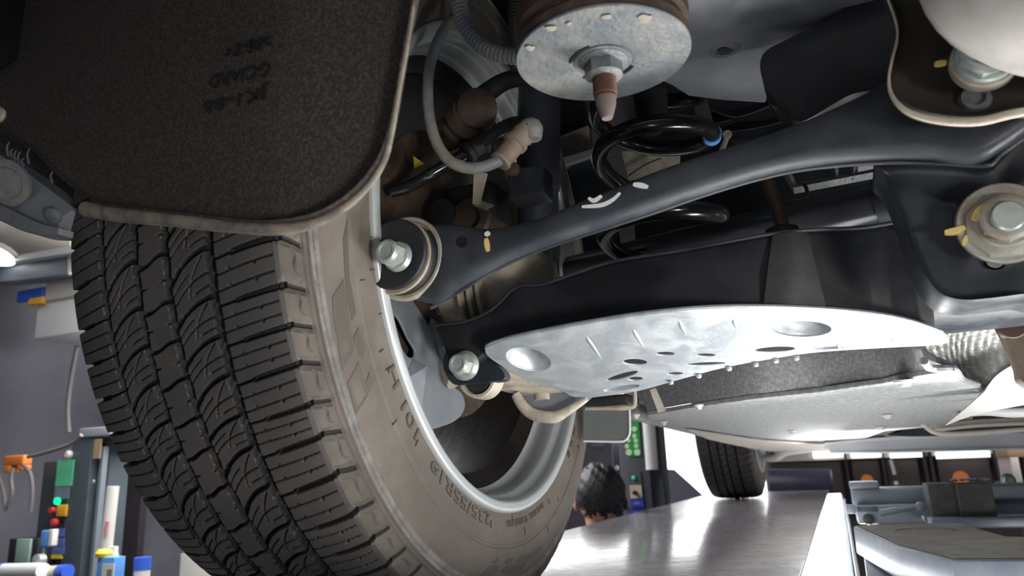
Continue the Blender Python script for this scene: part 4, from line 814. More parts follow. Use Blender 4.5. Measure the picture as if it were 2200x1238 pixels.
tube('fat_pipe', PL([(2072, 884), (2120, 882), (2180, 886), (2290, 880)], y=1.4), .0085, M['white'], pi, 14)
lathe('pipe_union', U(2068, 888, y=1.395), V(1, 0, 0), [(-.006, .010), (.012, .010), (.012, .0001)], M['plug'], pi, 8)
tube('long_pipe', PL([(1980, 908), (2015, 931), (2100, 930), (2290, 916)], y=1.8), .0055, M['cream2'], pi, 10)
tube('upper_pipe', PL([(2010, 924), (2100, 914), (2290, 906)], y=1.9), .005, M['cream2'], pi, 10)
ribbon('rail', PL([(1990, 912), (2100, 902), (2290, 893)], y=2.0), PL([(2000, 925), (2100, 918), (2290, 908)], y=2.0), [(0, 0), (1, 0), (1, .01), (0, .01)], V(0, 1, 0), M['cream'], pi, 10)
ribbon('dark_tray', PL([(1940, 925), (1990, 905), (2290, 880)], y=2.1), PL([(1900, 936), (1990, 938), (2290, 926)], y=2.1), [(0, 0), (1, 0), (1, .01), (0, .01)], V(0, 1, 0), M['black'], pi, 10)
# crinkled foil shield and tunnel
fs = thing('foil_shield', 'crinkled silver foil heat shield at the right beside the underbody panel', 'heat shield', U(2080, 780, y=.98))
def crumple(name, T, B, y0, y1, nx, ny, amp, m, parent, fx=9., fy=30.):
    T = smooth(PL(T, y=y0), nx); B = smooth(PL(B, y=y1), nx); v = []; f = []
    ph = RN.uniform(0, 6, 6)
    for i in range(nx):
        for j in range(ny):
            t = j/(ny-1); p = T[i]*(1-t)+B[i]*t; a = i/nx; 
            d = amp*(abs(math.sin(fx*a*2*PI+2*math.sin(t*5+ph[0])+ph[1]))+.6*abs(math.sin(fy*t+3*math.sin(a*7+ph[2])))+.7*math.sin(a*61+t*37+ph[3])*math.sin(t*71+ph[4]))
            v.append(p-V(0, d, d*.5))
    for i in range(nx-1):
        for j in range(ny-1): f.append((i*ny+j, (i+1)*ny+j, (i+1)*ny+j+1, i*ny+j+1))
    return obj(name, v, f, m, parent, True, 50)
crumple('foil_sheet', [(1985, 680), (2040, 676), (2120, 670), (2260, 650)], [(1975, 790), (2030, 800), (2100, 840), (2260, 850)], .98, 1.02, 90, 60, .0012, M['foil'], fs)
ribbon('tunnel_skin', PL([(2115, 842), (2150, 800), (2260, 740)], y=.98), PL([(2030, 915), (2110, 888), (2260, 860)], y=1.05), [(0, 0), (.5, -.012), (1, 0), (1, .004), (0, .004)], V(0, 1, 0), M['foil'], fs, 20)
ribbon('dark_gap', PL([(2100, 858), (2200, 820), (2290, 800)], y=1.15), PL([(2090, 882), (2200, 875), (2290, 870)], y=1.15), [(0, 0), (1, 0), (1, .004), (0, .004)], V(0, 1, 0), M['black'], fs, 6)
hb = thing('exhaust_hanger', 'dusty tan hanger bracket with round rusty bolt at the right edge', 'bracket', U(2170, 720, y=.80))
hp = smooth(PL([(2145, 700), (2150, 690), (2180, 680), (2300, 675), (2300, 860), (2200, 826), (2185, 790), (2160, 730)], y=.80), 50, True)
fan('bracket_plate', hp, U(2230, 760, y=.80), [(.99, .02), (1, 0), (.97, -.002), (.94, .001), (.5, .003), (0, .003)], V(0, 1, 0), M['plug'], hb, 50)
lathe('bolt', U(2172, 700, y=.798), AX, [(-.004, .0125), (.004, .0125), (.005, .0115), (.005, .0001)], M['rust2'], hb, 28)
# ------------------------------------------------------------------ lift: runway, light strip, jack, pads
rw = thing('lift_runway', 'smooth grey coated lift runway plate under the wheels, with bright light strip along its edge', 'lift runway', (-.35, 2, GZ))
box('deck_plate', (-.655, -.5, GZ-.03), (-.064, 4.35, GZ), M['plate'], rw, .003)
box('side_beam', (-.655, -.5, GZ-.16), (-.10, 4.35, GZ-.031), M['jack'], rw, .004)
box('light_strip', (-.062, -.2, GZ-.028), (-.008, 3.95, GZ-.004), M['led'], rw, .003)['label'] = 'glaring white light strip along the runway edge'
box('strip_housing', (-.099, -.5, GZ-.12), (.000, 4.35, GZ-.029), M['jack'], rw, .003)
box('inner_rail', (.002, -.5, GZ-.05), (.008, 3.6, GZ-.012), M['jack'], rw, .002)
box('rail_web', (.002, -.5, GZ-.16), (.006, 3.6, GZ-.052), M['post'], rw)
for x in (-.6, -.15): box('scissor_leg', (x-.03, 1.9, FLZ), (x+.03, 2.1, GZ-.161), M['jack'], rw, .005)
0 and box('end_stop', (-.62, 4.30, GZ+.001), (-.09, 4.34, GZ+.05), M['jack'], rw, .004)
jk = thing('jacking_beam', 'pale blue grey crossbeam of the lift jack with linkage and screws', 'jack', U(2000, 1080, y=2.0))
def bb(name, x0, y0, x1, y1, y, t, m, parent=None, bev=.003):
    a, b = U(x0, y0, y=y), U(x1, y1, y=y); lo = np.minimum(a, b); hi = np.maximum(a, b); hi[1] = y+t; lo[1] = y
    return box(name, lo, hi, m, parent, bev)
bb('top_beam', 1828, 1050, 2320, 1082, 2.0, .10, M['jackl'], jk, .006)
bb('lower_beam', 1838, 1087, 2320, 1122, 1.95, .10, M['jack'], jk, .004)
bb('foot_beam', 2000, 1116, 2320, 1134, 1.80, .08, M['jack'], jk, .003)
bb('end_cap', 1824, 1036, 1890, 1049, 1.98, .08, M['jackl'], jk, .003)
bb('end_bracket', 1818, 1085, 1840, 1104, 1.93, .02, M['jackl'], jk, .002)
tube('link_arm', PL([(1890, 1103), (1935, 1096), (1980, 1089)], y=1.92), .006, M['jackl'], jk, 10)
lathe('link_knob', U(1979, 1089, y=1.91), AX, [(-.005, .011), (.008, .010), (.01, .006), (.01, .0001)], M['jackl'], jk, 20)
lathe('link_sleeve', U(1890, 1103, y=1.92), U(1918, 1098, y=1.92)-U(1890, 1103, y=1.92), [(0, .008), (.036, .008), (.037, .004)], M['jackl'], jk, 20)
lathe('pivot_pin', U(1866, 1116, y=1.945), AX, [(-.005, .012), (.006, .011), (.008, .006), (.008, .0001)], M['rubber'], jk, 24)
tube('release_hook', PL([(1984, 1108), (1988, 1118), (2000, 1121), (2010, 1114), (2012, 1100)], y=1.90), .004, M['zinc'], jk, 8)
box('dark_recess', U(1845, 1100, y=1.948), U(1885, 1088, y=1.948)+V(0, .001, 0), M['post'], jk)
rb = thing('rubber_block', 'worn dark grey rubber block draped over the jack crossbeam', 'block', U(2065, 1075, y=1.88))
a, b = U(2003, 1112, y=1.88), U(2066, 1038, y=1.88); box('block_half', (a[0], 1.88, a[2]), (b[0], 1.985, b[2]), M['block'], rb, .003)
a, b = U(2067, 1112, y=1.86), U(2130, 1038, y=1.86); box('block_half', (a[0], 1.86, a[2]), (b[0], 1.985, b[2]), M['block2'], rb, .003)
rag = thing('cloth_scrap', 'small crumpled lilac cloth lying on the rubber block', 'cloth', U(2085, 1032, y=1.93))
a = U(2085, 1036, y=1.93); a[2] = b[2]+.001
crv = []; v = []; f = []
for i in range(14):
    for j in range(8): v.append(a+V((i-7)*.0055, (j-4)*.006, .003+.004*abs(math.sin(i*1.9+j*1.3))+.002*math.sin(j*2.7)))
for i in range(13):
    for j in range(7): f.append((i*8+j, (i+1)*8+j, (i+1)*8+j+1, i*8+j+1))
obj('cloth', v, f, M['lilac'], rag)
pdz = U(1850, 1132, y=1.25)[2]
pd = thing('lifting_pad', 'worn flat jack pad with chamfered front and round inset, nearest at lower right', 'jack pad', U(2040, 1170, z=pdz))
po = [U(x, y, z=pdz) for x, y in ((1838, 1129), (1950, 1125), (2060, 1124), (2110, 1139), (2162, 1153), (2330, 1156), (2330, 1199), (2048, 1200), (1925, 1168))]
PT = .040
flat('pad_body', [[(p[0], p[1]) for p in po]], PT, M['padside'], pd, (V(0, 0, pdz-PT/2-.0012), V(1, 0, 0), V(0, 1, 0), V(0, 0, 1)), .003)
def shrink(A, s): c = sum(A)/len(A); return [c+(p-c)*s for p in A]
flat('pad_top', [[(p[0], p[1]) for p in shrink(po, .990)], [(p[0], p[1]) for p in (U(x, y, z=pdz) for x, y in ell(1990, 1142, 68, 8.5))]], .0024, M['pad'], pd, (V(0, 0, pdz-.0012), V(1, 0, 0), V(0, 1, 0), V(0, 0, 1)))
ip = [U(x, y, z=pdz) for x, y in ell(1990, 1142, 65, 7.8)]
flat('round_inset', [[(p[0], p[1]) for p in ip]], .002, M['pad2'], pd, (V(0, 0, pdz-.0015), V(1, 0, 0), V(0, 1, 0), V(0, 0, 1)))
pb_ = [U(x, y, z=pdz-.045) for x, y in ((1858, 1180), (1870, 1165), (2330, 1165), (2330, 1290), (1875, 1290))]
flat('pad_arm', [[(p[0], p[1]) for p in pb_]], .06, M['jack'], pd, (V(0, 0, pdz-.075), V(1, 0, 0), V(0, 1, 0), V(0, 0, 1)), .003)
for x, y in ((1917, 1199),): lathe('rivet', U(x, y, z=pdz-.02), V(-.5, -1, 0), [(-.004, .0035), (.003, .003), (.003, .0001)], M['jackl'], pd, 16)

# ------------------------------------------------------------------ far front wall: shutters, strip windows, bright doorway
YW = 8.95
def wall_px(name, x0, y0, x1, y1, y, t, m, parent=None, bev=0):
    return bb(name, x0, y0, x1, y1, y, t, m, parent, bev)
o = struct(wall_px('window_1', 1408, 700, 1650, 1078, YW, .04, M['day']))  # glowing panel for the daylight in the open doorway
gd = thing('sectional_door', 'dark brown sectional garage doors across the far wall', 'garage door', U(1900, 1020, y=8.6))
xs = [(1655, 1816), (1828, 1900), (1902, 1984), (2012, 2140)]
for x0, x1 in xs: wall_px('door_panel', x0, 985, x1, 1075, 8.6, .06, M['doorb'], gd)
for x in (1816, 1896, 1986, 2000, 2142, 2158): wall_px('door_post', x, 965, x+12, 1080, 8.5, .12, M['frame'], gd)
wall_px('door_head', 1655, 900, 2300, 968, 8.55, .1, M['cream2'], gd)
for i, (x0, x1) in enumerate(((1746, 1812), (1827, 1895), (1911, 1982), (2010, 2128))):
    struct(wall_px('window_%d' % (i+2), x0, 971, x1, 982, 8.5, .03, M['day2']))
tube('bright_seam', PL([(1913, 988), (1918, 1005), (1922, 1020)], y=8.45), .018, M['plasticw'], gd, 6)
lathe('seam_end', U(1925, 1038, y=8.45), AX, [(0, .02), (.03, .02), (.03, .0001)], M['plasticw'], gd, 10)
for x, y, r, l in ((1863, 1032, .055, 'orange round disc low on the far door, left one behind the jack cap'), (2064, 1028, .068, 'orange round disc on the far door above the rubber block')):
    tag(lathe('orange_disc', U(x, y, y=8.40), AX, [(0, r), (.02, r), (.02, .0001)], M['orange'], None, 28), l, 'disc', 'orange discs on the far doors')
rl = thing('roller_drum', 'dark blue purple drum lying across the far end of the runway', 'drum', U(1725, 1040, y=4.9))
a, b = U(1655, 1037, y=4.9), U(1790, 1037, y=4.9); lathe('drum', a, b-a, [(0, .075), (.01, .08), (np.linalg.norm(b-a)-.01, .08), (np.linalg.norm(b-a), .07), (np.linalg.norm(b-a), .0001)], M['drum'], rl, 32)
box('drum_stand', (a[0], 4.86, FLZ), (b[0], 4.94, a[2]-.07), M['frame'], rl)
cb_ = thing('carton_stack', 'stack of pale cartons with brown tape at the right edge', 'carton', U(2190, 1000, y=5.5))
bb('carton', 2162, 964, 2300, 979, 5.5, .4, M['card'], cb_); bb('carton', 2168, 980, 2198, 1037, 5.5, .4, M['cartonw'], cb_); bb('carton', 2200, 980, 2300, 1037, 5.52, .4, M['cartonw'], cb_)
bb('carton_shelf', 2162, 1038, 2300, 1042, 5.5, .4, M['frame'], cb_); a = U(2180, 1042, y=5.6); box('shelf_leg', (a[0], 5.6, FLZ), (a[0]+.04, 5.64, a[2]), M['frame'], cb_)
tag(hexnut('adjusting_nut', U(2166, 1032, y=2.2), AX, .012, .015, M['zinc'], None), 'small silvery nut at right end above the jack crossbeam', 'nut')

# partition to the left of the doorway, with the control column
struct(box('wall_partition', (-4.5, 8.8, FLZ), (U(1398, 1000, y=8.8)[0], 8.9, CEZ), M['wallm']))
wd_ = thing('cabinet_door', 'plain dark purple cabinet door with small knob and label behind the person', 'door', U(1280, 1000, y=8.5))
bb('door_leaf', 1180, 940, 1327, 1150, 8.5, .05, M['wallm2'], wd_); bb('door_leaf', 1331, 940, 1348, 1150, 8.5, .05, M['wallm2'], wd_)
lathe('knob', U(1326, 1006, y=8.48), AX, [(0, .020), (.02, .028), (.04, .020), (.04, .0001)], M['plasticw'], wd_, 16)
bb('name_strip', 1270, 954, 1298, 960, 8.48, .01, M['jackl'], wd_)
# window high on the partition, hidden by the car but mirrored in the runway
struct(bb('window_6', 1080, 800, 1345, 938, 8.72, .03, M['day']))
YP = 3.15
po_ = thing('control_column', 'dark lift control column with green icon label, knob plate and blue labels, beside the doorway', 'control column', U(1365, 1000, y=YP))
a, b = U(1346, 1200, y=YP), U(1386, 880, y=YP)
box('column', (a[0], YP, FLZ), (b[0], YP+.12, b[2]), M['post2'], po_, .004)
a, b = U(1387, 1200, y=YP+.03), U(1411, 860, y=YP+.03); box('side_channel', (a[0], YP+.03, FLZ), (b[0], YP+.14, b[2]), M['post'], po_, .004)
a, b = U(1386, 1010, y=YP+.02), U(1406, 905, y=YP+.02)
lathe('pale_cylinder', (a+b)/2*V(1, 1, 0)+V(0, 0, a[2]), V(0, 0, 1), [(0, (b[0]-a[0])/2), (b[2]-a[2], (b[0]-a[0])/2), (b[2]-a[2], .0001)], M['white'], po_, 24)
gl = bb('green_label', 1345, 905, 1378, 980, YP-.004, .003, M['green'], po_, 0)
for i, (x, y, r) in enumerate(((1363, 922, 6), (1363, 937, 5), (1366, 947, 5), (1347, 959, 5), (1367, 958, 5), (1351, 972, 7), (1369, 972, 7), (1351, 947, 4))):
    d = U(x, y, y=YP-.005); s = r/F*dep(d)
    lathe('icon_dot', d, AX, [(0, s), (.0008, s), (.0008, .0001)], M['mintw'], gl, 18)
bb('button_panel', 1350, 1014, 1382, 1092, YP-.006, .005, M['post'], po_, 0)
lathe('green_button', U(1362, 1027, y=YP-.006), AX, [(0, .009), (.008, .009), (.009, .007), (.009, .0001)], M['green2'], po_, 20)
kp = bb('knob_plate', 1352, 1043, 1380, 1071, YP-.010, .004, M['knobp'], po_, 0)
lathe('selector_knob', U(1365, 1059, y=YP-.010), AX, [(0, .009), (.018, .008), (.018, .0001)], M['black'], po_, 20)
for y0, y1 in ((1075, 1088), (1097, 1108)):
    l_ = bb('blue_label', 1354, y0, 1383, y1, YP-.010, .004, M['bluep'], po_, 0); bb('label_mark', 1362, (y0+y1)/2-2, 1374, (y0+y1)/2+2, YP-.0115, .001, M['jackl'], l_, 0)
lathe('key_knob', U(1343, 1083, y=YP-.004), V(-1, -.6, 0), [(0, .006), (.012, .006), (.013, .009), (.02, .009), (.02, .0001)], M['zinc'], po_, 14)
fr_ = thing('equipment_guard', 'dark sloping machine guard with pale socket at the foot of the bright doorway', 'guard', U(1450, 1040, y=4.5))
gp = [U(x, y, y=4.5) for x, y in ((1412, 1160), (1404, 918), (1410, 918), (1419, 1009), (1446, 1010), (1506, 1064), (1530, 1160))]
flat('guard_panel', [[(p[0], p[2]) for p in gp]], .04, M['post2'], fr_, (V(0, 4.52, 0), V(1, 0, 0), V(0, 0, 1), V(0, -1, 0)), .002)
a = U(1450, 1160, y=4.5); box('guard_base', (U(1412, 1100, y=4.5)[0], 4.5, FLZ), (U(1528, 1100, y=4.5)[0], 4.54, a[2]+.01), M['post2'], fr_)
sp_ = bb('socket', 1409, 1041, 1421, 1071, 4.48, .015, M['plasticw'], fr_, .003)
for y in (1048, 1062): bb('socket_hole', 1412, y-3, 1418, y+3, 4.475, .004, M['rubber'], sp_, 0)

# ------------------------------------------------------------------ person
pr = thing('person', 'person with short black hair and dark work shirt, seen from behind beyond the runway', 'person', (0, 0, 0))
HC = U(1292, 1062, d=2.62)              # centre of the head
pr.location = [float(HC[0]), float(HC[1]), FLZ]
sR, sF = V(RT[0], RT[1], 0)/np.hypot(RT[0], RT[1]), V(FW[0], FW[1], 0)/np.hypot(FW[0], FW[1])
def bp3(a, b, c): return HC+sR*a+sF*b+V(0, 0, c)          # right, away, up
SH = -.30
nodes = [(0, 0.02, -.82), (0, .015, -.66), (0, .0, -.46), (0, -.01, -.30), (0, .0, -.20), (-.005, .015, -.12), (-.01, .03, -.03), (-.012, .035, .04),  # pelvis, waist, chest, top, neck, skull base, head
         (-.17, .0, -.27), (-.235, .03, -.50), (-.21, .16, -.70), (-.19, .20, -.78),
         (.17, .0, -.27), (.235, .03, -.50), (.21, .16, -.70), (.19, .20, -.78),
         (-.10, .02, -.90), (-.11, .02, -1.28), (-.12, .0, -1.66), (-.12, .1, -1.70), (.10, .02, -.90), (.11, .02, -1.28), (.12, .0, -1.66), (.12, .1, -1.70)]
FZ = FLZ-HC[2]; k_ = FZ/-1.735
rads = [.15, .13, .15, .11, .055, .052, .065, .062, .062, .045, .036, .036, .062, .045, .036, .036, .09, .06, .045, .04, .09, .06, .045, .04]
edges = [(0, 1), (1, 2), (2, 3), (3, 4), (4, 5), (5, 6), (6, 7), (3, 8), (8, 9), (9, 10), (10, 11), (3, 12), (12, 13), (13, 14), (14, 15), (0, 16), (16, 17), (17, 18), (18, 19), (0, 20), (20, 21), (21, 22), (22, 23)]
def skin(name, idx, eds, grow, m, parent, sub=2):
    mp = {i: j for j, i in enumerate(idx)}
    me = bpy.data.meshes.new(name); me.from_pydata([tuple(bp3(nodes[i][0], nodes[i][1], nodes[i][2]*(k_ if i > 15 else 1))) for i in idx], [(mp[a], mp[b]) for a, b in eds if a in mp and b in mp], []); me.update()
    bm = bmesh.new(); bm.from_mesh(me); bm.verts.layers.skin.verify(); bm.to_mesh(me); bm.free()
    for i, sv in zip(idx, me.skin_vertices[0].data): sv.radius = (rads[i]+grow, rads[i]*.85+grow)
    me.skin_vertices[0].data[0].use_root = True
    me.materials.append(m); o = bpy.data.objects.new(name, me); SC.collection.objects.link(o)
    o.modifiers.new('skin', 'SKIN').use_smooth_shade = True; s = o.modifiers.new('sub', 'SUBSURF'); s.levels = s.render_levels = sub
    o.parent = parent; o.matrix_parent_inverse = Matrix.Translation(-Vector(parent.location)); return o
skin('body', list(range(24)), edges, 0, M['skin'], pr)
skin('shirt', [0, 1, 2, 3, 8, 9, 12, 13], edges, .014, M['shirt'], pr)
skin('trousers', [0, 16, 17, 18, 20, 21, 22], edges, .016, M['trousers'], pr)
tube('collar', [bp3(.064*math.cos(a), .012+.058*math.sin(a), -.185-.012*math.sin(a)) for a in np.linspace(0, 2*PI, 25)[:-1]], .013, M['shirt'], pr, 10, 60, True)
def ellip(name, c, rx, ry, rz, m, parent, fn=None, n=28):
    v = []; f = []
    for i in range(n+1):
        t = PI*i/n
        for j in range(n*2):
            a = PI*j/n; x, y, z = math.sin(t)*math.cos(a), math.sin(t)*math.sin(a), math.cos(t); s = fn(x, y, z) if fn else 1
            v.append(bp3(c[0]+rx*x*s, c[1]+ry*y*s, c[2]+rz*z*s))
    m2 = n*2
    for i in range(n):
        for j in range(m2): f.append((i*m2+j, i*m2+(j+1) % m2, (i+1)*m2+(j+1) % m2, (i+1)*m2+j))
    return obj(name, v, f, m, parent, True, 80)
ellip('head', (-.012, .03, 0), .074, .090, .105, M['skin'], pr)
def hairf(x, y, z):
    low = max(0, -z-.45+.9*max(0, y))*1.1
    return (1.06-low*.55+.035*math.sin(11*x+5*z)*math.sin(9*z+3*x)+.02*math.sin(31*x+7*y)*math.sin(23*z))
ellip('hair', (-.002, .016, .004), .084, .094, .100, M['hair'], pr, hairf, 40)
tf = []
for i in range(90):
    a = RN.uniform(-2.9, .2) if i < 70 else RN.uniform(0, 6.28); zz0 = RN.uniform(-.085, -.02) if i < 70 else RN.uniform(.0, .09)
    rr = math.sqrt(max(.02, 1-(zz0/.1)**2)); p0 = (.080*rr*math.cos(a), .016+.088*rr*math.sin(a), zz0+.012); d = RN.uniform(.008, .018)
    p1 = (p0[0]*1.10+RN.uniform(-.008, .008), p0[1]*1.06, p0[2]-d*.6); p2 = (p0[0]*1.10+RN.uniform(-.014, .014), p0[1]*1.02, p0[2]-d*1.3)
    tf.append(tube('t', [bp3(*p0), bp3(*p1), bp3(*p2)], [.009, .006, .001], M['hair'], None, 5, 6))
stuff(join('hair_tufts', tf, M['hair'], pr))
for s in (-1, 1):
    e = ellip('ear', (-.012+s*.078, .03, -.025), .010, .020, .031, M['skin'], pr, None, 10)
ellip('nose', (-.012, .122, -.02), .012, .016, .018, M['skin'], pr, None, 8)

# ------------------------------------------------------------------ left background
YQ = 2.6
lp = thing('lift_column', 'dark teal lift control column with green label, pilot light and buttons, at left', 'control column', U(150, 1100, y=YQ))
def ql(name, x0, y0, x1, y1, m, parent, y=YQ, t=.02, bev=.002): return bb(name, x0, y0, x1, y1, y, t, m, parent, bev)
a, b = U(60, 1300, y=YQ), U(170, 988, y=YQ); box('control_cabinet', (a[0], YQ, FLZ), (b[0], YQ+.25, b[2]), M['postd'], lp, .006)
a, b = U(152, 1300, y=YQ+.0), U(208, 938, y=YQ+.0); box('column_face', (b[0]-.14, YQ-.02, FLZ), (b[0], YQ+.2, b[2]), M['post'], lp, .004)
box('column_slot', (b[0]+.003, YQ+.03, FLZ), (b[0]+.030, YQ+.06, b[2]-.03), M['black'], lp); box('column_flange', (b[0]+.032, YQ+.0, FLZ), (b[0]+.055, YQ+.03, b[2]-.05), M['postl2'], lp, .003)
ql('top_cap', 170, 921, 236, 936, M['postl'], lp, YQ-.03, .25, .006)
ql('top_cable', 203, 944, 214, 985, M['rope'], lp, YQ-.028, .005, 0)
ql('green_label', 124, 990, 153, 1044, M['green2'], lp, YQ-.026, .005, 0)
ql('key_panel', 118, 1047, 146, 1072, M['jack'], lp, YQ-.026, .005, 0)
lathe('pilot_light', U(126, 1077, y=YQ-.022), AX, [(0, .017), (.015, .016), (.018, .010), (.018, .0001)], M['greenlit'], lp, 24)
ql('amber_switch', 122, 1085, 140, 1110, M['amber'], lp, YQ-.03, .02, .004)
lathe('red_button', U(116, 1096, y=YQ-.03), AX, [(0, .014), (.02, .014), (.02, .0001)], M['red'], lp, 20)
lathe('stop_button', U(121, 1123, y=YQ-.022), AX, [(0, .019), (.02, .018), (.024, .012), (.024, .0001)], M['red'], lp, 24)
for y in (1136, 1156, 1174):
    l_ = ql('blue_label', 113, y, 136, y+17, M['bluep2'], lp, YQ-.026, .005, 0); lathe('label_dot', U(124, y+8, y=YQ-.0262), AX, [(0, .010), (.001, .010), (.001, .0001)], M['jackl'], l_, 16)
ql('yellow_sticker', 110, 1192, 132, 1201, M['yellowp'], lp, YQ-.026, .005, 0)
lathe('top_knob', U(150, 977, y=YQ-.02), AX, [(0, .02), (.01, .02), (.02, .012), (.02, .0001)], M['plasticw'], lp, 20)
lathe('side_screw', U(200, 1036, y=YQ-.025), AX, [(0, .012), (.006, .01), (.006, .0001)], M['jackl'], lp, 16)
# hose hanger, hoses
hh = thing('hose_clip', 'orange plastic clip holding grey hoses, at the left edge', 'clip', U(27, 998, y=2.5))
ql('clip_body', 8, 980, 48, 1000, M['orange'], hh, 2.5, .05, .01); ql('clip_leg', 8, 1000, 20, 1016, M['orange'], hh, 2.5, .05, .006); ql('clip_leg', 36, 1000, 47, 1010, M['orange'], hh, 2.5, .05, .006)
for i, pts in enumerate(([(60, 982), (100, 972), (150, 955), (175, 935)], [(50, 1000), (66, 1020), (70, 1060), (66, 1100)], [(28, 1006), (24, 1030), (26, 1060), (16, 1090)], [(-10, 1010), (6, 1050), (12, 1098)])):
    tag(tube('air_hose', PL(pts, y=2.48), .009, M['rope2'], None, 10, 40), ['grey air hose running from orange clip up to the column cap', 'grey air hose hanging right of the orange clip', 'grey air hose hanging straight below the orange clip', 'grey air hose hanging at the very left edge'][i], 'hose', 'hoses at the orange clip')
tag(tube('hanging_cable', PL([(172, 715), (155, 800), (146, 870), (148, 930)], y=2.9), .012, M['rope2'], None, 10, 40), 'pale cable hanging from the ceiling unit above the left column', 'cable')
# things on the bench: tubes, box, bottle
BZ = U(150, 1245, y=2.62)[2]
def qb(name, x0, y0, x1, m, parent, y, t=.02, bev=.002):
    a, b = U(x0, y0, y=y), U(x1, y0, y=y); return box(name, (a[0], y, BZ), (b[0], y+t, (a[2]+b[2])/2), m, parent, bev)
def tubething(name, label, p0, p1, y, r, m, cap, cat='tube', capm='blue'):
    t = thing(name, label, cat, U(*p1, y=y)); a, b = U(*p0, y=y), U(*p1, y=y); L_ = float(np.linalg.norm(b-a))
    lathe('tube_body', a, b-a, [(0, r), (L_, r), (L_, .0001)], M[m], t, 28)
    if cap: lathe('end_cap', a, b-a, [(-.001, .0001), (-.001, r*1.05), (.05, r*1.05), (.05, r)], M[capm], t, 28)
    return t
tubething('cardboard_tube', 'tall slim off white tube standing right of the left column', (243, 1045), (224, 1215), 2.5, .026, 'plasticw', 0)
tubething('paper_roll', 'upright white roll with blue cap near the tyre', (307, 1198), (304, 1243), 2.5, .033, 'plasticw', 1)
tubething('white_pipe', 'thick white tube with blue end lying across the lower left corner', (-8, 1228), (92, 1226), 2.3, .032, 'white', 1)
t_ = tubething('short_pipe', 'short beige tube with blue end cap in front of the left column', (146, 1229), (108, 1232), 2.35, .030, 'beige', 1)
bx = thing('product_box', 'blue and white carton standing at the foot of the left column', 'box', U(235, 1230, y=2.6))
qb('box_shell', 210, 1198, 246, M['lblue'], bx, 2.36, .055, .002); qb('box_window', 220, 1212, 245, M['plasticw'], bx, 2.355, .004, 0); qb('box_picture', 230, 1224, 240, M['card2'], bx, 2.35, .003, 0)
tag(ellip2 if 0 else lathe('yellow_cap', U(222, 1204, y=2.38)*V(1, 1, 0)+V(0, 0, U(237, 1198, y=2.36)[2]), V(0, 0, 1), [(0, .03), (.015, .034), (.03, .024), (.03, .0001)], M['yellowp'], None, 24), 'round yellow lid lying on the blue and white carton', 'lid')
tag(lathe('white_bottle', U(243, 1200, y=2.52), V(0, 0, 1), [(BZ-U(243, 1200, y=2.52)[2], .025), (0, .025), (.03, .018), (.05, .018), (.05, .0001)], M['plasticw'], None, 20), 'small white bottle behind the blue carton', 'bottle')
tag(lathe('red_marker', U(227, 1145, y=2.470), V(.12, 0, 1), [(0, .008), (.05, .008), (.05, .0001)], M['pinkp'], None, 16), 'small red tape mark on the tall slim tube', 'tape')
bt = thing('spray_bottle', 'blue and white bottle clipped in front of the left column', 'bottle', U(98, 1175, y=2.45))
ql('bottle_body', 88, 1140, 104, 1176, M['lblue'], bt, 2.45, .03, .006); ql('bottle_back', 104, 1138, 110, 1174, M['plasticw'], bt, 2.45, .03, .004); tube('bottle_neck', PL([(96, 1176), (93, 1195), (92, 1215)], y=2.46), .010, M['jackl'], bt, 10)
lathe('chrome_valve', U(82, 1206, y=2.4), AX, [(-.02, .03), (.01, .03), (.015, .02), (.015, .0001)], M['zinc'], bt, 24)
lathe('chrome_ring', U(100, 1225, y=2.4), AX, [(0, .026), (.012, .026), (.012, .018), (0, .018), (0, .026)], M['zinc'], bt, 24)
tl = thing('black_case', 'black tool case with pale green panel at the lower left', 'case', U(40, 1180, y=2.5))
ql('case_body', 20, 1158, 76, 1215, M['rubber'], tl, 2.5, .1, .006); ql('case_panel', 36, 1158, 60, 1210, M['mintp'], tl, 2.49, .012, .003)
ql('case_shelf', -20, 1216, 110, 1222, M['frame'], tl, 2.5, .2, .002)
struct(bb('trim_1', 232, 880, 285, 1300, 3.6, .05, M['frame']))
sn = thing('bench', 'dark low bench under the tubes and bottles at lower left', 'bench', U(150, 1250, y=2.6))
bx0, bx1 = U(-60, 1242, y=2.3)[0], U(330, 1242, y=2.5)[0]
box('bench_top', (bx0, 2.2, BZ-.03), (bx1, 2.565, BZ-.001), M['frame'], sn, .004)
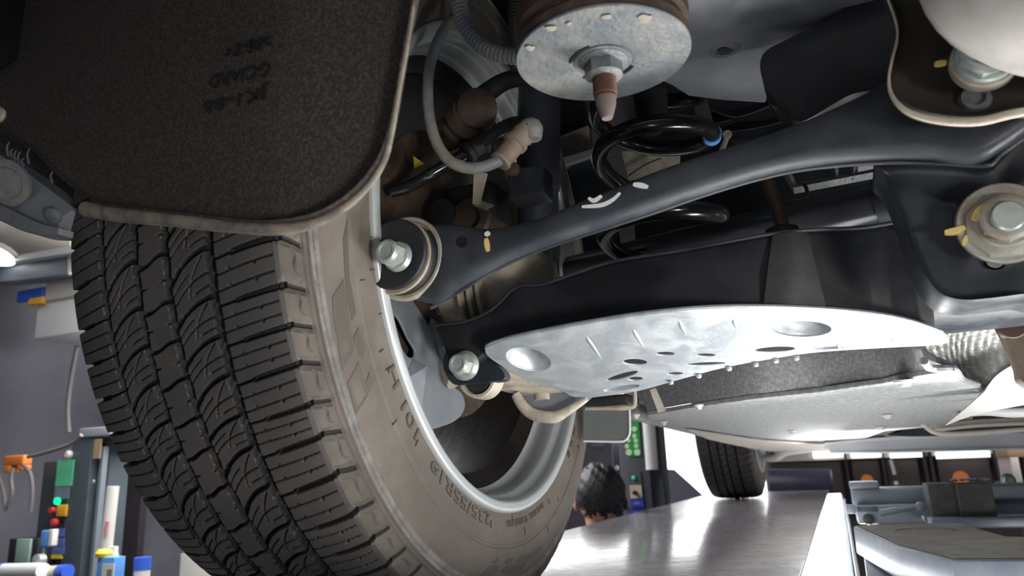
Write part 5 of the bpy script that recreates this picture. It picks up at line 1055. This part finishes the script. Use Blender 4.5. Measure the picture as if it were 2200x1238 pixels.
for x in (bx0+.05, bx1-.1): box('bench_leg', (x, 2.25, FLZ), (x+.06, 2.5, BZ-.031), M['frame'], sn)
wb = thing('white_cabinet', 'pale cabinet side seen between tyre and wall at the bottom', 'cabinet', U(430, 1220, y=3.6))
a, b = U(388, 1190, y=3.6), U(520, 1300, y=3.6); box('cabinet_body', (a[0], 3.6, FLZ), (b[0], 3.9, a[2]), M['plasticw'], wb, .004)
# ceiling details, upper left
cu_ = thing('ceiling_unit', 'white box hanging under the ceiling beam, left of the tyre', 'ceiling unit', U(120, 650, y=2.6))
ql('unit_body', 84, 626, 230, 706, M['white'], cu_, 2.6, .4, .01); ql('unit_top', 100, 590, 230, 624, M['cream2'], cu_, 2.58, .4, .01)
tube('hanger_rod', PL([(150, 590), (150, 430)], y=2.5), .01, M['cream2'], cu_, 8, 4)
ql('blue_strip', 36, 626, 90, 640, M['blue'], cu_, 2.58, .03, .01); ql('yellow_strip', 60, 642, 90, 652, M['amber'], cu_, 2.57, .03, .008)
lb_ = thing('ceiling_beam', 'grey white beam and bracket under the ceiling at the left', 'beam', U(60, 580, y=2.5))
a = [U(x, y, y=2.5) for x, y in ((-60, 575), (40, 568), (240, 530))]
ribbon('beam_face', a, [U(x, y, y=2.5) for x, y in ((-60, 606), (40, 602), (240, 572))], [(0, 0), (1, 0), (1, .1), (0, .1)], V(0, 1, 0), M['jackl'], lb_, 8)
ribbon('beam_flange', [U(x, y, y=2.45) for x, y in ((-60, 566), (40, 548), (240, 512))], [U(x, y, y=2.45) for x, y in ((-60, 574), (40, 560), (240, 528))], [(0, 0), (1, 0), (1, .1), (0, .1)], V(0, 1, 0), M['white'], lb_, 8)
lm = thing('ceiling_lamp', 'bright round ceiling lamp at the left edge', 'lamp', U(0, 545, y=2.4))
lathe('lamp_body', U(-8, 545, y=2.4), V(0, -.4, -1), [(-.02, .10), (0, .11), (.01, .10)], M['white'], lm, 32); lathe('lamp_diffuser', U(-8, 545, y=2.4), V(0, -.4, -1), [(.011, .095), (.03, .07), (.035, .0001)], M['lamp'], lm, 32)
